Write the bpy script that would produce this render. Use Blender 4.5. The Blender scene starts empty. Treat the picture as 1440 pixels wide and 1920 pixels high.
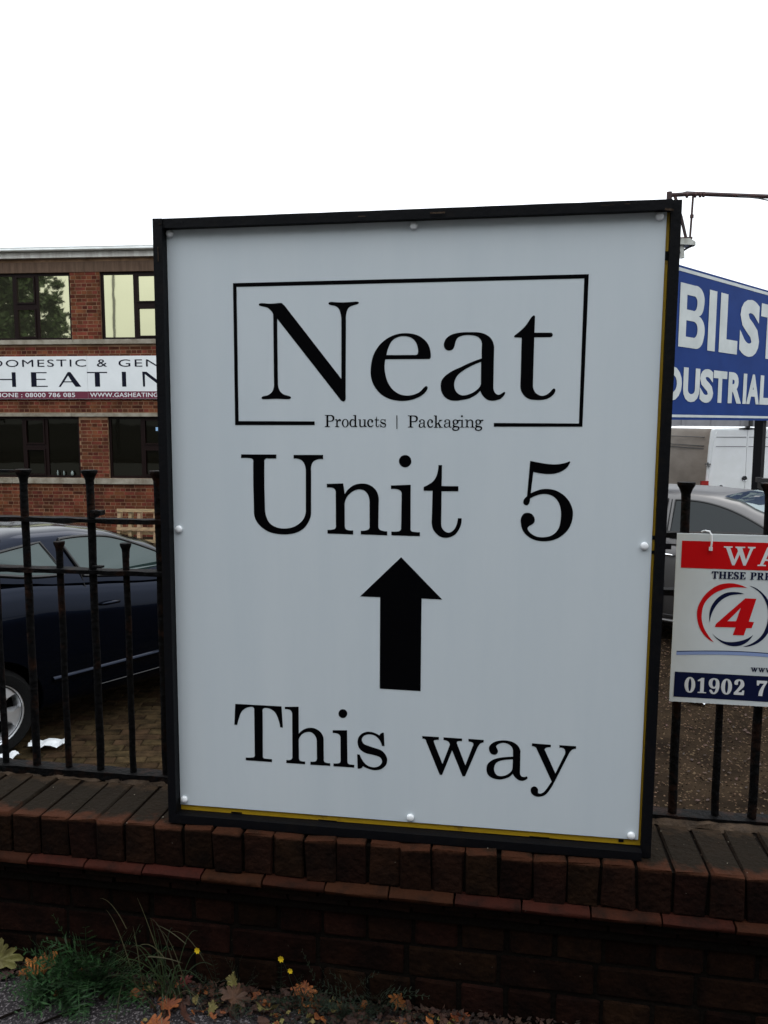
import bpy, math, random
from mathutils import Vector, Matrix
from mathutils.geometry import tessellate_polygon
import bmesh

R = math.radians
S = bpy.context.scene
COL = S.collection

# ------------------------------------------------------------------ camera
cam_d = bpy.data.cameras.new('camera')
cam = bpy.data.objects.new('camera', cam_d)
COL.objects.link(cam)
YAW, PITCH, ROLL = -.1526, -.1112, .0017
fw = Vector((math.sin(YAW)*math.cos(PITCH), math.cos(YAW)*math.cos(PITCH), math.sin(PITCH)))
rt = Vector((math.cos(YAW), -math.sin(YAW), 0))
up = rt.cross(fw)
rt2 = rt*math.cos(ROLL)+up*math.sin(ROLL)
up2 = -rt*math.sin(ROLL)+up*math.cos(ROLL)
M = Matrix((rt2, up2, -fw)).transposed().to_4x4()
M.translation = Vector((0, -1.949, 1.47))
cam.matrix_world = M
cam_d.sensor_fit = 'VERTICAL'
cam_d.sensor_height = 36
cam_d.lens = 1492.42/1920*36
cam_d.clip_start = .05
cam_d.clip_end = 2000
S.camera = cam

# ------------------------------------------------------------------ sky, sun, exposure
SUN_EL, SUN_AZ = R(52), R(20)          # high sun behind cloud, beyond the sign
W = bpy.data.worlds.new("World")
S.world = W
W.use_nodes = True
nt = W.node_tree
for n in list(nt.nodes): nt.nodes.remove(n)
def wn(t, **k):
    n = nt.nodes.new(t)
    for a, b in k.items(): setattr(n, a, b)
    return n
wo = wn('ShaderNodeOutputWorld'); bg = wn('ShaderNodeBackground')
sky = wn('ShaderNodeTexSky', sky_type='NISHITA', sun_disc=False)
sky.sun_elevation = SUN_EL; sky.sun_rotation = SUN_AZ
tc = wn('ShaderNodeTexCoord')
mp = wn('ShaderNodeMapping'); mp.inputs['Scale'].default_value = (1.5, 1.5, 4)
nz = wn('ShaderNodeTexNoise'); nz.inputs['Scale'].default_value = 1.6; nz.inputs['Detail'].default_value = 5
cr = wn('ShaderNodeValToRGB')
cr.color_ramp.elements[0].position = .30; cr.color_ramp.elements[0].color = (8.6, 9.1, 9.4, 1)
cr.color_ramp.elements[1].position = .55; cr.color_ramp.elements[1].color = (10.4, 10.8, 11.2, 1)
mx = wn('ShaderNodeMix', data_type='RGBA'); mx.inputs[0].default_value = .93
nt.links.new(tc.outputs['Generated'], mp.inputs[0]); nt.links.new(mp.outputs[0], nz.inputs['Vector'])
nt.links.new(nz.outputs[0], cr.inputs[0])
# overcast sky: three times as bright overhead as at the horizon
sx = wn('ShaderNodeSeparateXYZ'); nt.links.new(tc.outputs['Generated'], sx.inputs[0])
ma = wn('ShaderNodeMath', operation='MAXIMUM'); ma.inputs[1].default_value = 0; nt.links.new(sx.outputs['Z'], ma.inputs[0])
mb_ = wn('ShaderNodeMath', operation='MULTIPLY_ADD'); mb_.inputs[1].default_value = 2.3; mb_.inputs[2].default_value = 1.0; nt.links.new(ma.outputs[0], mb_.inputs[0])
vm = wn('ShaderNodeVectorMath', operation='SCALE'); nt.links.new(cr.outputs[0], vm.inputs[0]); nt.links.new(mb_.outputs[0], vm.inputs['Scale'])
nt.links.new(sky.outputs[0], mx.inputs[6]); nt.links.new(vm.outputs[0], mx.inputs[7])
nt.links.new(mx.outputs[2], bg.inputs[0]); bg.inputs[1].default_value = .10
nt.links.new(bg.outputs[0], wo.inputs[0])

sun_d = bpy.data.lights.new('sun', 'SUN'); sun = bpy.data.objects.new('sun', sun_d); COL.objects.link(sun)
sun_d.energy = .5; sun_d.angle = R(25); sun_d.color = (1, .96, .9)
sdir = Vector((math.sin(SUN_AZ)*math.cos(SUN_EL), math.cos(SUN_AZ)*math.cos(SUN_EL), math.sin(SUN_EL)))
sun.rotation_euler = sdir.to_track_quat('Z', 'Y').to_euler()
S.view_settings.view_transform = 'Standard'; S.view_settings.look = 'None'
S.view_settings.gamma = 1; S.view_settings.exposure = 0; S.view_settings.use_curve_mapping = False
S.cycles.use_denoising = True
S.cycles.max_bounces = 6; S.cycles.diffuse_bounces = 3

# ------------------------------------------------------------------ helpers
class MB:
    def __init__(s): s.v = []; s.f = []; s.m = []
    def add(s, vs, fs, mi=0):
        n = len(s.v); s.v += [tuple(v) for v in vs]
        s.f += [tuple(i+n for i in f) for f in fs]; s.m += [mi]*len(fs)
    def box(s, c, d, rot=None, mi=0):
        vs = []
        for i in range(8):
            p = Vector(((i & 1)-.5, ((i >> 1) & 1)-.5, ((i >> 2) & 1)-.5))
            p = Vector((p.x*d[0], p.y*d[1], p.z*d[2]))
            if rot is not None: p = rot @ p
            vs.append(p+Vector(c))
        s.add(vs, [(0, 2, 3, 1), (4, 5, 7, 6), (0, 1, 5, 4), (2, 6, 7, 3), (0, 4, 6, 2), (1, 3, 7, 5)], mi)
    def bb(s, x0, x1, y0, y1, z0, z1, mi=0):
        s.box(((x0+x1)/2, (y0+y1)/2, (z0+z1)/2), (x1-x0, y1-y0, z1-z0), None, mi)
    def tube(s, pts, r, n=8, cap=True, mi=0, flat=1.0):
        pts = [Vector(p) for p in pts]; rings = []
        for i, p in enumerate(pts):
            a = pts[max(i-1, 0)]; b = pts[min(i+1, len(pts)-1)]
            d = (b-a).normalized()
            q = Vector((0, 0, 1)) if abs(d.z) < .9 else Vector((0, 1, 0))
            u = d.cross(q).normalized(); w = u.cross(d)
            rr = r[i] if isinstance(r, (list, tuple)) else r
            rings.append([p+u*(rr*math.cos(t*2*math.pi/n))+w*(rr*flat*math.sin(t*2*math.pi/n)) for t in range(n)])
        vs = [v for rg in rings for v in rg]; fs = []
        for i in range(len(pts)-1):
            for k in range(n):
                a = i*n+k; b = i*n+(k+1) % n
                fs.append((a, b, b+n, a+n))
        if cap:
            fs.append(tuple(range(n))[::-1]); fs.append(tuple((len(pts)-1)*n+k for k in range(n)))
        s.add(vs, fs, mi)
    def lathe(s, prof, c, axis='Z', n=20, mi=0, cap=True):
        vs = []; fs = []
        for (r, h) in prof:
            for k in range(n):
                t = 2*math.pi*k/n; a, b = r*math.cos(t), r*math.sin(t)
                v = {'Z': (a, b, h), 'Y': (a, h, b), 'X': (h, a, b)}[axis]
                vs.append((c[0]+v[0], c[1]+v[1], c[2]+v[2]))
        for i in range(len(prof)-1):
            for k in range(n):
                fs.append((i*n+k, i*n+(k+1) % n, (i+1)*n+(k+1) % n, (i+1)*n+k))
        if cap: fs.append(tuple(range(n))); fs.append(tuple((len(prof)-1)*n+k for k in range(n)))
        s.add(vs, fs, mi)
    def poly(s, paths, fn, thick=0, tdir=(0, 0, 0), want=None, mi=0):
        """filled 2-D outline(s) with holes, mapped by fn(x,y)->3D"""
        def inside(p, q):
            c = False; j = len(q)-1
            for i in range(len(q)):
                if (q[i][1] > p[1]) != (q[j][1] > p[1]) and p[0] < (q[j][0]-q[i][0])*(p[1]-q[i][1])/(q[j][1]-q[i][1])+q[i][0]: c = not c
                j = i
            return c
        outer = [p for p in paths if not any(q is not p and inside(p[0], q) for q in paths)]
        if len(outer) > 1:
            for q in outer: s.poly([q]+[p for p in paths if p is not q and inside(p[0], q)], fn, thick, tdir, want, mi)
            return
        tri = tessellate_polygon([[Vector((p[0], p[1], 0)) for p in path] for path in paths])
        flat = [p for path in paths for p in path]
        vs = [Vector(fn(*p)) for p in flat]
        fs = []
        for t in tri:
            a, b, c = (vs[i] for i in t)
            nrm = (b-a).cross(c-a)
            if want is not None and nrm.dot(Vector(want)) < 0: t = (t[0], t[2], t[1])
            fs.append(tuple(t))
        s.add(vs, fs, mi)
        if thick:
            off = Vector(tdir)*thick; n = len(vs)
            s.add([v+off for v in vs], [tuple(reversed(f)) for f in fs], mi)
            base = len(s.v)-2*n; k = 0
            for path in paths:
                m = len(path)
                for i in range(m):
                    a = base+k+i; b = base+k+(i+1) % m
                    s.f.append((a, b, b+n, a+n)); s.m.append(mi)
                k += m
    def build(s, name, mats, parent=None, smooth=False, world=False, kind=None, fix=True):
        me = bpy.data.meshes.new(name)
        me.from_pydata(s.v, [], s.f)
        if not isinstance(mats, (list, tuple)): mats = [mats]
        for m in mats: me.materials.append(m)
        if len(mats) > 1: me.polygons.foreach_set('material_index', s.m)
        if fix:
            b = bmesh.new(); b.from_mesh(me); bmesh.ops.recalc_face_normals(b, faces=b.faces); b.to_mesh(me); b.free()
        if smooth: me.polygons.foreach_set('use_smooth', [True]*len(me.polygons))
        me.update()
        return link(name, me, parent, world, kind)
def link(name, me, parent=None, world=False, kind=None):
    o = bpy.data.objects.new(name, me); COL.objects.link(o)
    if parent is not None:
        o.parent = parent
        if world and parent.parent is None:
            o.matrix_parent_inverse = (Matrix.Translation(parent.location) @ parent.rotation_euler.to_matrix().to_4x4()).inverted()
    if kind: o['kind'] = kind
    return o
def empty(name, loc=(0, 0, 0), rz=0):
    o = bpy.data.objects.new(name, None); COL.objects.link(o)
    o.location = loc; o.rotation_euler = (0, 0, rz)
    o.empty_display_size = .1
    return o
def tag(o, label, cat, group=None):
    o['label'] = label; o['category'] = cat
    if group: o['group'] = group
    return o
def sharp_smooth(o, ang=35):
    me = o.data
    me.polygons.foreach_set('use_smooth', [True]*len(me.polygons))
    me.set_sharp_from_angle(angle=R(ang))

# ---- outlines written as "x,y x,y! ..." : plain points are smooth, '!' marks corners
def outline(txt, sub=5):
    res = []
    for path in txt.split('|'):
        P = []
        for t in path.split():
            c = t.endswith('!'); x, y = t.rstrip('!').split(','); P.append((float(x), float(y), c))
        n = len(P); out = []
        for i in range(n):
            a, b = P[i], P[(i+1) % n]
            out.append((a[0], a[1]))
            if a[2] and b[2]: continue
            p = P[i-1]; q = P[(i+2) % n]
            def tan(o, c, d, corner):
                return None if corner else ((d[0]-o[0]), (d[1]-o[1]))
            L = math.hypot(b[0]-a[0], b[1]-a[1]) or 1
            ta = tan(p, a, b, a[2]); tb = tan(a, b, q, b[2])
            def nrm(t):
                l = math.hypot(*t) or 1; return (t[0]/l*L, t[1]/l*L)
            ta = nrm(ta) if ta else None; tb = nrm(tb) if tb else None
            if ta is None: ta = (2*(b[0]-a[0])-tb[0], 2*(b[1]-a[1])-tb[1])
            if tb is None: tb = (2*(b[0]-a[0])-ta[0], 2*(b[1]-a[1])-ta[1])
            for k in range(1, sub):
                s = k/sub; h1 = 2*s**3-3*s*s+1; h2 = s**3-2*s*s+s; h3 = -2*s**3+3*s*s; h4 = s**3-s*s
                out.append((h1*a[0]+h2*ta[0]+h3*b[0]+h4*tb[0], h1*a[1]+h2*ta[1]+h3*b[1]+h4*tb[1]))
        res.append(out)
    return res
_dg = None
def text_paths(body, offset=0.0, spacing=1.0):
    """triangles of the built-in sans lettering, normalised to its bounding box"""
    cu = bpy.data.curves.new('t', 'FONT'); cu.body = body; cu.offset = offset; cu.space_character = spacing
    cu.resolution_u = 4
    o = bpy.data.objects.new('t', cu); COL.objects.link(o)
    dg = bpy.context.evaluated_depsgraph_get(); dg.update()
    me = bpy.data.meshes.new_from_object(o.evaluated_get(dg))
    vs = [tuple(v.co) for v in me.vertices]; fs = [tuple(p.vertices) for p in me.polygons]
    bpy.data.objects.remove(o); bpy.data.curves.remove(cu); bpy.data.meshes.remove(me)
    x0 = min(v[0] for v in vs); x1 = max(v[0] for v in vs); y0 = min(v[1] for v in vs); y1 = max(v[1] for v in vs)
    return [((v[0]-x0)/(x1-x0), (v[1]-y0)/(y1-y0)) for v in vs], fs
def put_text(mb, body, fn, x0, x1, z0, z1, offset=0, spacing=1.0):
    vs, fs = text_paths(body, offset, spacing)
    mb.add([fn(x0+v[0]*(x1-x0), z0+v[1]*(z1-z0)) for v in vs], fs)

# ------------------------------------------------------------------ materials
MAT = {}
def mat(name, col, rough=.7, metal=0, var=0, vscale=8, col2=None, bump=0, bscale=40, spec=.5, coat=0, rnd=0, island=False, emis=None, detail=4, obj=True, lo=.35, hi=.65, stretch=None):
    m = bpy.data.materials.new(name); m.use_nodes = True; t = m.node_tree
    b = t.nodes['Principled BSDF']
    b.inputs['Roughness'].default_value = rough; b.inputs['Metallic'].default_value = metal
    b.inputs['Specular IOR Level'].default_value = spec; b.inputs['Coat Weight'].default_value = coat
    b.inputs['Coat Roughness'].default_value = .03
    c = (*col, 1); b.inputs['Base Color'].default_value = c
    src = None
    tcn = t.nodes.new('ShaderNodeTexCoord'); vec = tcn.outputs['Object']
    if stretch:
        mpn = t.nodes.new('ShaderNodeMapping'); mpn.inputs['Scale'].default_value = stretch
        t.links.new(vec, mpn.inputs[0]); vec = mpn.outputs[0]
    if rnd or island:
        # shift the pattern so that copies do not repeat it
        oi = t.nodes.new('ShaderNodeObjectInfo')
        va = t.nodes.new('ShaderNodeVectorMath'); va.operation = 'MULTIPLY_ADD'
        cmb = t.nodes.new('ShaderNodeCombineXYZ')
        for i in range(3): t.links.new(oi.outputs['Random'], cmb.inputs[i])
        va.inputs[1].default_value = (17, 31, 23)
        t.links.new(cmb.outputs[0], va.inputs[0]); t.links.new(vec, va.inputs[2]); vec = va.outputs[0]
    if col2 is not None:
        n = t.nodes.new('ShaderNodeTexNoise'); n.inputs['Scale'].default_value = vscale; n.inputs['Detail'].default_value = detail
        n.inputs['Roughness'].default_value = .62
        t.links.new(vec, n.inputs['Vector'])
        rp = t.nodes.new('ShaderNodeMapRange'); rp.inputs[1].default_value = lo; rp.inputs[2].default_value = hi
        t.links.new(n.outputs[0], rp.inputs[0])
        mxn = t.nodes.new('ShaderNodeMix'); mxn.data_type = 'RGBA'
        mxn.inputs[6].default_value = c; mxn.inputs[7].default_value = (*col2, 1)
        t.links.new(rp.outputs[0], mxn.inputs[0]); src = mxn.outputs[2]
    if rnd:
        hs = t.nodes.new('ShaderNodeHueSaturation')
        if island:
            g = t.nodes.new('ShaderNodeNewGeometry'); rv = g.outputs['Random Per Island']
        else:
            rv = oi.outputs['Random']
        mr = t.nodes.new('ShaderNodeMapRange'); mr.inputs[3].default_value = 1-rnd; mr.inputs[4].default_value = 1+rnd
        t.links.new(rv, mr.inputs[0]); t.links.new(mr.outputs[0], hs.inputs['Value'])
        ml = t.nodes.new('ShaderNodeMath'); ml.operation = 'MULTIPLY'; ml.inputs[1].default_value = 7.31
        fr = t.nodes.new('ShaderNodeMath'); fr.operation = 'FRACT'
        t.links.new(rv, ml.inputs[0]); t.links.new(ml.outputs[0], fr.inputs[0])
        m2 = t.nodes.new('ShaderNodeMapRange'); m2.inputs[3].default_value = .488; m2.inputs[4].default_value = .515
        t.links.new(fr.outputs[0], m2.inputs[0]); t.links.new(m2.outputs[0], hs.inputs['Hue'])
        hs.inputs['Color'].default_value = c
        if src: t.links.new(src, hs.inputs['Color'])
        src = hs.outputs[0]
    if src: t.links.new(src, b.inputs['Base Color'])
    if bump:
        n = t.nodes.new('ShaderNodeTexNoise'); n.inputs['Scale'].default_value = bscale; n.inputs['Detail'].default_value = 6
        t.links.new(vec, n.inputs['Vector'])
        bp = t.nodes.new('ShaderNodeBump'); bp.inputs['Strength'].default_value = bump; bp.inputs['Distance'].default_value = .01
        t.links.new(n.outputs[0], bp.inputs['Height']); t.links.new(bp.outputs[0], b.inputs['Normal'])
    MAT[name] = m
    return m
mat('black_paint', (.0026, .0028, .0040), .55, col2=(.006, .0048, .0045), vscale=30, bump=.12, bscale=90, lo=.55, hi=.8, spec=.12)
mat('railing_iron', (.0035, .0034, .0037), .65, col2=(.020, .0085, .0050), vscale=16, bump=.8, bscale=55, lo=.52, hi=.72, detail=8, spec=.05)
mat('panel_white', (.565, .615, .65), .42, col2=(.535, .59, .63), vscale=1.6, spec=.3, detail=9, stretch=(5, 1, .7))
mat('vinyl_black', (.0012, .0012, .0018), .6, spec=.03)
mat('cap_white', (.78, .80, .82), .3)
mat('yellow_board', (.40, .245, .006), .55, col2=(.12, .06, .01), vscale=22, lo=.6, hi=.75, bump=.3)
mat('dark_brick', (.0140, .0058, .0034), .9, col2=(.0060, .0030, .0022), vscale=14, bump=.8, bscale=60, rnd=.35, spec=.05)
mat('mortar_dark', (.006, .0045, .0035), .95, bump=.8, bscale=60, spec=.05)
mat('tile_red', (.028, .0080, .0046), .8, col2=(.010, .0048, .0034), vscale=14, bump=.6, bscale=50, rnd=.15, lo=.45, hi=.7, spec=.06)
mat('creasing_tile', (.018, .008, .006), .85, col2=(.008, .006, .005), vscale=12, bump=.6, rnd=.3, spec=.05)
mat('dirt_mortar', (.060, .040, .026), .95, col2=(.022, .015, .010), vscale=22, bump=1, bscale=60, spec=.2)
mat('tarmac', (.024, .020, .022), .9, col2=(.27, .24, .245), vscale=150, lo=.52, hi=.70, bump=1, bscale=170, spec=.3)
mat('yard_dirt', (.024, .0160, .0098), .95, col2=(.008, .0055, .0038), vscale=2.6, bump=1, bscale=35, spec=.02, detail=9)
mat('gravel', (.050, .033, .021), .9, rnd=.98, island=True, spec=.03)
mat('paver', (.042, .027, .0145), .9, col2=(.012, .0085, .005), vscale=9, bump=.9, bscale=60, rnd=.22, spec=.02, detail=8)
mat('fac_brick', (.130, .036, .019), .9, col2=(.066, .021, .013), vscale=3, rnd=.45, island=True, bump=.3, bscale=60, spec=.1)
mat('fac_mortar', (.27, .165, .10), .95, col2=(.13, .078, .045), vscale=3, spec=.1)
mat('stone', (.30, .275, .225), .85, col2=(.16, .135, .10), vscale=4, bump=.4, spec=.25)
mat('lintel_stone', (.135, .088, .060), .85, col2=(.08, .05, .034), vscale=2, stretch=(6, 1, .6), spec=.2)
mat('gutter_pvc', (.82, .85, .84), .4, col2=(.66, .69, .67), vscale=3)
mat('fascia_paint', (.80, .80, .75), .6, col2=(.58, .56, .52), vscale=3, stretch=(3, 1, .4))
mat('roof_dark', (.03, .03, .032), .8)
mat('win_frame', (.008, .0030, .0026), .5, spec=.12)
mat('sign_white', (.70, .73, .74), .5, col2=(.63, .66, .67), vscale=1.5, spec=.25)
mat('navy_text', (.004, .005, .014), .6, spec=.1)
mat('maroon', (.13, .030, .050), .6, spec=.1)
mat('text_white', (.62, .63, .64), .5, spec=.1)
mat('blue_sign', (.010, .036, .165), .6, col2=(.008, .030, .14), vscale=2, spec=.06)
mat('blue_letters', (.50, .53, .53), .6, col2=(.43, .46, .46), vscale=3, spec=.1)
mat('board_white', (.60, .64, .655), .45, col2=(.54, .575, .585), vscale=5)
mat('board_red', (.50, .004, .006), .55, spec=.1)
mat('board_navy', (.004, .007, .034), .55, spec=.1)
mat('board_lightblue', (.24, .32, .56), .45)
mat('rust', (.045, .016, .013), .75, col2=(.018, .009, .010), vscale=12, bump=.6, bscale=60)
mat('lamp_grey', (.42, .43, .40), .45, col2=(.25, .25, .22), vscale=15)
mat('navy_paint', (.0038, .0062, .0135), .13, metal=.8, coat=.22, spec=.05)
mat('silver_paint', (.090, .087, .087), .38, metal=.75, coat=.08)
mat('charcoal_paint', (.02, .021, .024), .3, coat=.5)
mat('van_side_shade', (.30, .255, .215), .5, col2=(.20, .165, .135), vscale=2, stretch=(1, .3, 1), spec=.2)  # white van paint with brick reflection and weaker side light coloured in
mat('van_white', (.86, .88, .885), .35, coat=.4, col2=(.78, .80, .79), vscale=2)
mat('tyre', (.006, .006, .006), .9, bump=.4, bscale=80, spec=.1)
mat('black_plastic', (.010, .010, .011), .5)
mat('alloy', (.72, .73, .75), .32, metal=.85)
mat('chrome', (.75, .76, .78), .12, metal=1)
mat('headlining', (.03, .03, .028), .9, spec=.1)
mat('tail_red', (.35, .008, .006), .2, coat=1)
mat('pallet_wood', (.36, .24, .13), .85, col2=(.20, .14, .085), vscale=10, stretch=(1, 1, 4), bump=.4, rnd=.25)
mat('paper', (.62, .64, .66), .8, col2=(.45, .47, .49), vscale=12)
mat('leaf_green', (.022, .045, .010), .6, rnd=.3, island=True)
mat('weed_green', (.0070, .034, .0040), .7, rnd=.5, island=True)
mat('weed_dark', (.006, .014, .004), .75, rnd=.5, island=True)
mat('grass_blade', (.022, .042, .011), .7, rnd=.6, island=True)
mat('straw', (.075, .070, .032), .7, rnd=.4, island=True)
mat('leaf_orange', (.27, .078, .009), .75, col2=(.11, .025, .008), vscale=22, rnd=.25, bump=.4, bscale=80)
mat('leaf_brown', (.062, .021, .010), .75, col2=(.03, .012, .008), vscale=22, rnd=.35, bump=.4, bscale=80)
mat('leaf_yellow', (.16, .14, .035), .7, col2=(.11, .085, .025), vscale=20, rnd=.2, bump=.4, bscale=80)
mat('leaf_red', (.10, .012, .012), .65, rnd=.3)
mat('petal', (.62, .42, .010), .5)
mat('bark', (.05, .04, .03), .95, col2=(.025, .02, .015), vscale=8, bump=1, bscale=20)
mat('grey_clad', (.20, .20, .215), .6, col2=(.16, .16, .175), vscale=2)
mat('asphalt_road', (.05, .05, .05), .9, col2=(.07, .068, .066), vscale=60, bump=.5, bscale=90)
mat('litter', (.024, .0085, .0038), .85, rnd=.6, island=True)
mat('tie_white', (.75, .77, .80), .4)
mat('bottle_tint', (.13, .16, .15), .2)
mat('sticker_blue', (.30, .50, .75), .5)
# glazing: real panes, partly mirror, partly see-through
def glass(name, tint, refl, rough=.02, trans=.5, body=(.01, .012, .012)):
    m = bpy.data.materials.new(name); m.use_nodes = True; t = m.node_tree
    for n in list(t.nodes):
        if n.type != 'OUTPUT_MATERIAL': t.nodes.remove(n)
    out = t.nodes['Material Output']
    g = t.nodes.new('ShaderNodeBsdfGlossy'); g.inputs['Color'].default_value = (*refl, 1); g.inputs['Roughness'].default_value = rough
    tr = t.nodes.new('ShaderNodeBsdfTransparent'); tr.inputs[0].default_value = (*tint, 1)
    df = t.nodes.new('ShaderNodeBsdfDiffuse'); df.inputs[0].default_value = (*body, 1)
    m1 = t.nodes.new('ShaderNodeMixShader'); m1.inputs[0].default_value = trans
    t.links.new(df.outputs[0], m1.inputs[1]); t.links.new(tr.outputs[0], m1.inputs[2])
    ad = t.nodes.new('ShaderNodeAddShader')
    t.links.new(m1.outputs[0], ad.inputs[0]); t.links.new(g.outputs[0], ad.inputs[1])
    t.links.new(ad.outputs[0], out.inputs[0])
    # slight waviness of old panes
    n = t.nodes.new('ShaderNodeTexNoise'); n.inputs['Scale'].default_value = 1.3
    tcn = t.nodes.new('ShaderNodeTexCoord'); t.links.new(tcn.outputs['Object'], n.inputs['Vector'])
    bp = t.nodes.new('ShaderNodeBump'); bp.inputs['Strength'].default_value = .06; bp.inputs['Distance'].default_value = .02
    t.links.new(n.outputs[0], bp.inputs['Height']); t.links.new(bp.outputs[0], g.inputs['Normal'])
    MAT[name] = m
glass('office_film', (.5, .5, .4), (.54, .53, .34), trans=.1, body=(.02, .02, .014))
glass('office_glass', (.3, .3, .3), (.011, .011, .009), trans=.2, body=(.004, .0035, .002))
glass('car_glass', (.45, .52, .50), (.10, .14, .14), trans=.55)
glass('windscreen', (.5, .55, .55), (.26, .30, .31), trans=.5)

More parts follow.
